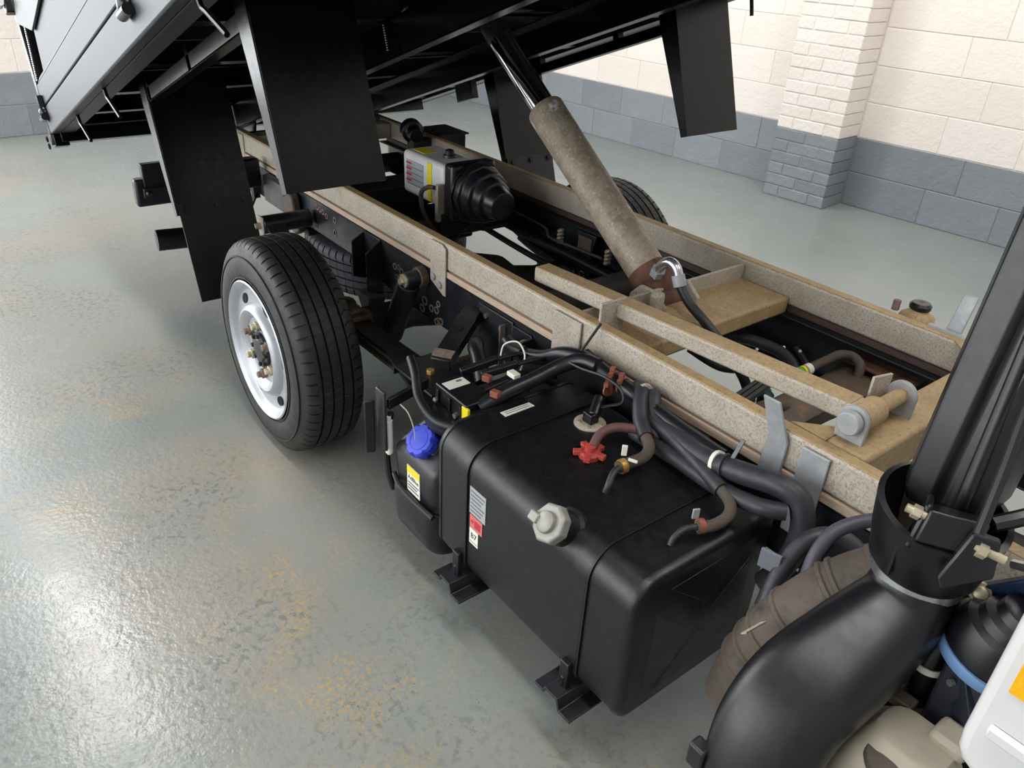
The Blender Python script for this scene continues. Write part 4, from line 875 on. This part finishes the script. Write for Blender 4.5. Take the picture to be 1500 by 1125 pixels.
MB().obox((1.742, -.735, .60), (.002, .022, .0), (.004, .0, .004), (0, 0, .002)).build('duct_clip', 'galv', ad)

# ================================================================== black moulded intake (snorkel)
it = thing('air_intake', 'large smooth black plastic intake duct with silver clamp in the right foreground', 'air intake', (1.89, -.63, .5))
path = smooth_path([(1.889, -.612, .765), (1.893, -.640, .715), (1.878, -.722, .660), (1.861, -.806, .60), (1.863, -.850, .515), (1.884, -.862, .40), (1.905, -.866, .26)], 6)
rings = []; nP = len(path)
for i, p in enumerate(path):
    t = (path[min(i + 1, nP - 1)] - path[max(i - 1, 0)]).normalized()
    f = i / (nP - 1)
    xd = (V(1, .25, 0) - t * V(1, .25, 0).dot(t)).normalized(); yd = t.cross(xd)
    g = min(1, f / .45); g = g * g * (3 - 2 * g)
    hw, hd = .055 + .022 * g - .010 * max(0, f - .6) / .4, .055 + .008 * g
    e = 2.0 + .8 * g
    ring = []
    for k in range(40):
        a = 2 * PI * k / 40; c, s = math.cos(a), math.sin(a)
        ring.append(p + xd * hw * math.copysign(abs(c) ** (2 / e), c) + yd * hd * math.copysign(abs(s) ** (2 / e), s))
    rings.append(ring)
lower = MB().rings(rings).build('lower_duct', 'plastic', it)
cv = V(1.889, -.611, .768); upv = V(0, 0.03, 1)
MB().lathe(cv + V(0, 0, -.008), upv, [(-.003, .057), (-.003, .061), (.020, .061), (.020, .057)], 48, closed=True).build('clamp_ring', 'steel', it)
b = MB(); R_ = []
for t, r, sl in ((0, .060, 0), (.012, .068, 0), (.06, .076, .1), (.105, .081, .35), (.107, .073, .35), (.06, .066, .1), (.03, .055, 0)):
    ring = []
    for k in range(48):
        a = 2 * PI * k / 48; ring.append(cv + V(0, 0, .006) + V(r * 1.05 * math.cos(a), r * math.sin(a), t - sl * (math.cos(a + .9)) * .05))
    R_.append(ring)
cup = b.rings(R_).build('intake_cup', 'plastic', it)
for a in (-1.75,):
    MB().bar(cv + V(.074 * math.cos(a), .072 * math.sin(a), .02), cv + V(.079 * math.cos(a), .077 * math.sin(a), .10), .006, .004, up=(math.cos(a), math.sin(a), 0)).build('moulded_rib', 'plastic', cup, .001)
# seam
sp_ = [rings[i][31] for i in range(5, 36, 2)]
MB().tube([p + (p - path[5 + 2 * j]) * .004 for j, p in enumerate(sp_)], .0016, 6, 3).build('mould_seam', 'cable', lower)
MB().obox((1.80, -.905, .50), (.014, 0, 0), (0, .012, 0), (0, 0, .022)).build('duct_catch', 'chassis', it, .004)
# upper stack on the cab, standing in the cup
st = thing('intake_stack', 'tall black plastic intake stack standing in the cup, leaving frame right', 'air intake', (1.865, -.55, .86))
b = MB(); R_ = []
def stack_ring(z, sc):
    f = (z - .87) / .9; cx, cy = 1.873 - .012 * f, -.562 + .20 * f
    poly = [(-.052, -.028), (-.040, -.055), (-.004, -.060), (.006, -.050), (.020, -.050), (.030, -.060), (.055, -.052), (.062, -.030), (.060, .045), (.04, .06), (-.04, .06), (-.055, .04)]
    return [(cx + x * sc, cy + y * sc, z) for x, y in poly]
for z, sc in ((.858, .70), (.866, .88), (.885, 1.0), (1.0, 1.02), (1.2, 1.06), (1.4, 1.1), (1.75, 1.12)): R_.append(stack_ring(z, sc))
b.sweep(R_).build('stack_body', 'plastic', st, .008, seg=3)
MB().tube([(1.905, -.61, .885), (1.905, -.605, .93), (1.88, -.52, 1.3)], .010, 10, 3).build('corner_bead', 'plastic', st)
MB().lathe((1.873, -.562, .80), (0, 0, 1), [(0, .050), (.065, .052)], 24).build('boot', 'dusty', st)
hb = thing('pivot_bracket', 'black hinge bracket with zinc bolts on the intake cup', 'hinge bracket', (1.93, -.66, .88))
MB().obox((1.917, -.655, .883), (.030, .016, .0), (.008, -.016, .006), (0, .008, .022)).build('hinge_block', 'plastic', hb, .003)
MB().obox((1.884, -.668, .880), (.004, .002, 0), (.006, -.014, .0), (0, .012, .030)).build('hinge_cheek', 'plastic', hb, .004)
MB().prism([(1.947, -.672, .905), (1.975, -.655, .90), (1.985, -.665, .855), (1.945, -.70, .825), (1.935, -.695, .835)], (-.006, .012, 0)).build('hinge_plate', 'plastic', hb, .003)
MB().cyl((1.868, -.682, .898), (1.90, -.668, .893), .006, 10).cyl((1.875, -.679, .897), (1.884, -.675, .895), .0095, 6).build('hinge_bolt', 'bolt', hb)
MB().cyl((1.952, -.668, .888), (1.985, -.655, .882), .006, 10).cyl((1.957, -.670, .888), (1.966, -.666, .886), .010, 6).build('hinge_bolt', 'bolt', hb)
hose('cab_stay_rod', 'thin black stay rod slanting up beside the intake stack', 'rod', [(1.956, -.690, .920), (1.9427, -.6473, .9873), (1.93, -.6104, 1.0448), (1.915, -.56, 1.12)], .0065, 'cable', n=8)
hose('cab_brace', 'flat dark brace bar across the right edge under the stack', 'brace', [(1.945, -.60, .885), (1.975, -.565, .905), (2.02, -.53, .95)], .011, 'plastic_s', n=8)

# ================================================================== cab mount, bush, plates at the right edge
cb = thing('cab_bush', 'black stepped rubber cab bush seated on a light blue ring', 'mount', (2.0, -.60, .70))
MB().lathe((2.005, -.595, .715), (.25, .1, 1), [(-.03, .058), (0, .062), (.03, .056), (.036, .046), (.05, .044), (.056, .034), (.07, .032), (.076, .02)], 32).build('bush', 'plastic', cb)
MB().lathe((2.00, -.598, .69), (.25, .1, 1), [(-.012, .058), (.0, .064), (.008, .063)], 32).build('blue_ring', 'ltblue', cb)
MB().box(1.97, 2.05, -.64, -.54, .55, .68).build('bush_pedestal', 'navyb', cb, .006)
MB().prism([(1.958, -.615, .715), (1.985, -.640, .705), (2.045, -.660, .60), (2.03, -.655, .59), (1.975, -.63, .64)], (.006, .02, .0)).build('navy_plate', 'navyb', cb, .002)
MB().cyl((1.99, -.645, .66), (1.988, -.651, .661), .005, 10).build('plate_screw', 'steel', cb)
ca_ = thing('tilt_bracket', 'dark blue steel cab tilt arm with two flanged bolts', 'bracket', (1.96, -.55, .74))
MB().prism([(1.935, -.55, .725), (1.955, -.565, .762), (2.02, -.585, .845), (2.06, -.57, .845), (2.06, -.55, .80), (1.985, -.55, .725)], (.0, .016, .004)).build('arm', 'navy', ca_, .004)
for p in ((1.958, -.568, .757), (1.958, -.574, .728)):
    b = MB(); b.lathe(p, (.3, -.8, .5), [(-.004, .016), (.003, .015), (.003, .010), (.012, .010), (.014, .006)], 12)
    b.build('flanged_bolt', 'bolt', ca_, .001)
MB().tube([(1.98, -.575, .83), (2.02, -.59, .855), (2.07, -.585, .88)], .007, 8).build('chrome_pipe', 'steel', ca_)
he = thing('heater_hose', 'black elbow hose with a white printed band below the silver clamp', 'hose', (1.95, -.59, .65))
MB().tube([(1.962, -.555, .665), (1.958, -.575, .680), (1.950, -.598, .676), (1.948, -.612, .645), (1.950, -.615, .59)], .020, 16).build('hose_body', 'plastic', he)
MB().tube([(1.9485, -.6135, .640), (1.949, -.6145, .630)], .0215, 18, 0).build('white_band', 'paper', he)
MB().tube([(1.925, -.545, .75), (1.935, -.56, .715), (1.945, -.56, .69), (1.955, -.55, .67)], .015, 12).build('brown_pipe', 'dusty', he)
MB().obox((1.925, -.64, .60), (.014, 0, 0), (0, .01, 0), (0, 0, .014)).obox((1.945, -.66, .59), (.02, 0, 0), (0, .012, 0), (.0, 0, .008)).build('hose_clip', 'rustd', he, .002)
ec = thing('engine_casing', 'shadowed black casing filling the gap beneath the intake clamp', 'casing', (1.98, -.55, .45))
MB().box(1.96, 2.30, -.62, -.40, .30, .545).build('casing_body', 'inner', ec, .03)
MB().tube([(1.93, -.68, .56), (1.95, -.62, .57), (1.99, -.57, .56)], .016, 10).build('cable_loop', 'cable', ec)
# cream header reservoir
wr_ = thing('washer_reservoir', 'cream plastic reservoir with round cap at the bottom right edge', 'reservoir', (1.98, -.72, .45))
b = MB()
def rr2(x0, x1, y0, y1, z, r=.02):
    ring = []
    for cx, cy, a0 in ((x1 - r, y1 - r, 0), (x0 + r, y1 - r, PI / 2), (x0 + r, y0 + r, PI), (x1 - r, y0 + r, 3 * PI / 2)):
        for i in range(5):
            a = a0 + i * PI / 8; ring.append((cx + r * math.cos(a), cy + r * math.sin(a), z))
    return ring
b.sweep([rr2(1.915, 2.06, -.79, -.645, z, .025) for z in (.36, .52)] + [rr2(1.918, 2.058, -.787, -.648, .545, .028), rr2(1.93, 2.05, -.775, -.66, .575, .03), rr2(1.945, 2.04, -.755, -.67, .598, .03), rr2(1.955, 2.03, -.745, -.68, .600, .025)])
b.build('reservoir_body', 'cream', wr_)
MB().lathe((1.985, -.752, .578), (.0, -.35, 1), [(-.01, .034), (.006, .034), (.012, .030), (.014, .01)], 28).build('reservoir_cap', 'dusty', wr_, .001)
MB().box(2.0, 2.05, -.70, -.652, .59, .615).build('reservoir_step', 'cream', wr_, .008)

# ================================================================== cab corner
cab = thing('lorry_cab', 'white painted rear corner of the cab with amber reflective tape', 'cab', (2.06, -.6, .78))
b = MB(); x0, x1, y0, y1 = 2.058, 3.6, -.88, .88
prof_c = [(x0 + .028, .775), (x0 + .010, .785), (x0 + .002, .80), (x0, .82), (x0, 1.4), (x0 + .10, 2.1), (x1, 2.1), (x1, .775)]
b.prism([(x, y0, z) for x, z in prof_c], (0, .05, 0)).build('side_panel', 'white', cab, .012, seg=3)
MB().box(x0 + .03, x0 + .06, y0 + .05, y1, .78, 1.98).build('back_panel', 'white', cab, .01)
MB().prism([(x0 + .02, y0 - .001, .858), (2.7, y0 - .001, .858), (2.7, y0 - .006, .852), (x0 + .02, y0 - .006, .852)], (0, 0, -.012)).build('panel_swage', 'white', cab, .002)
tp_ = MB().box(2.078, 2.50, y0 - .0012, y0 + .001, .903, .955).build('reflective_tape', 'reflect', cab)
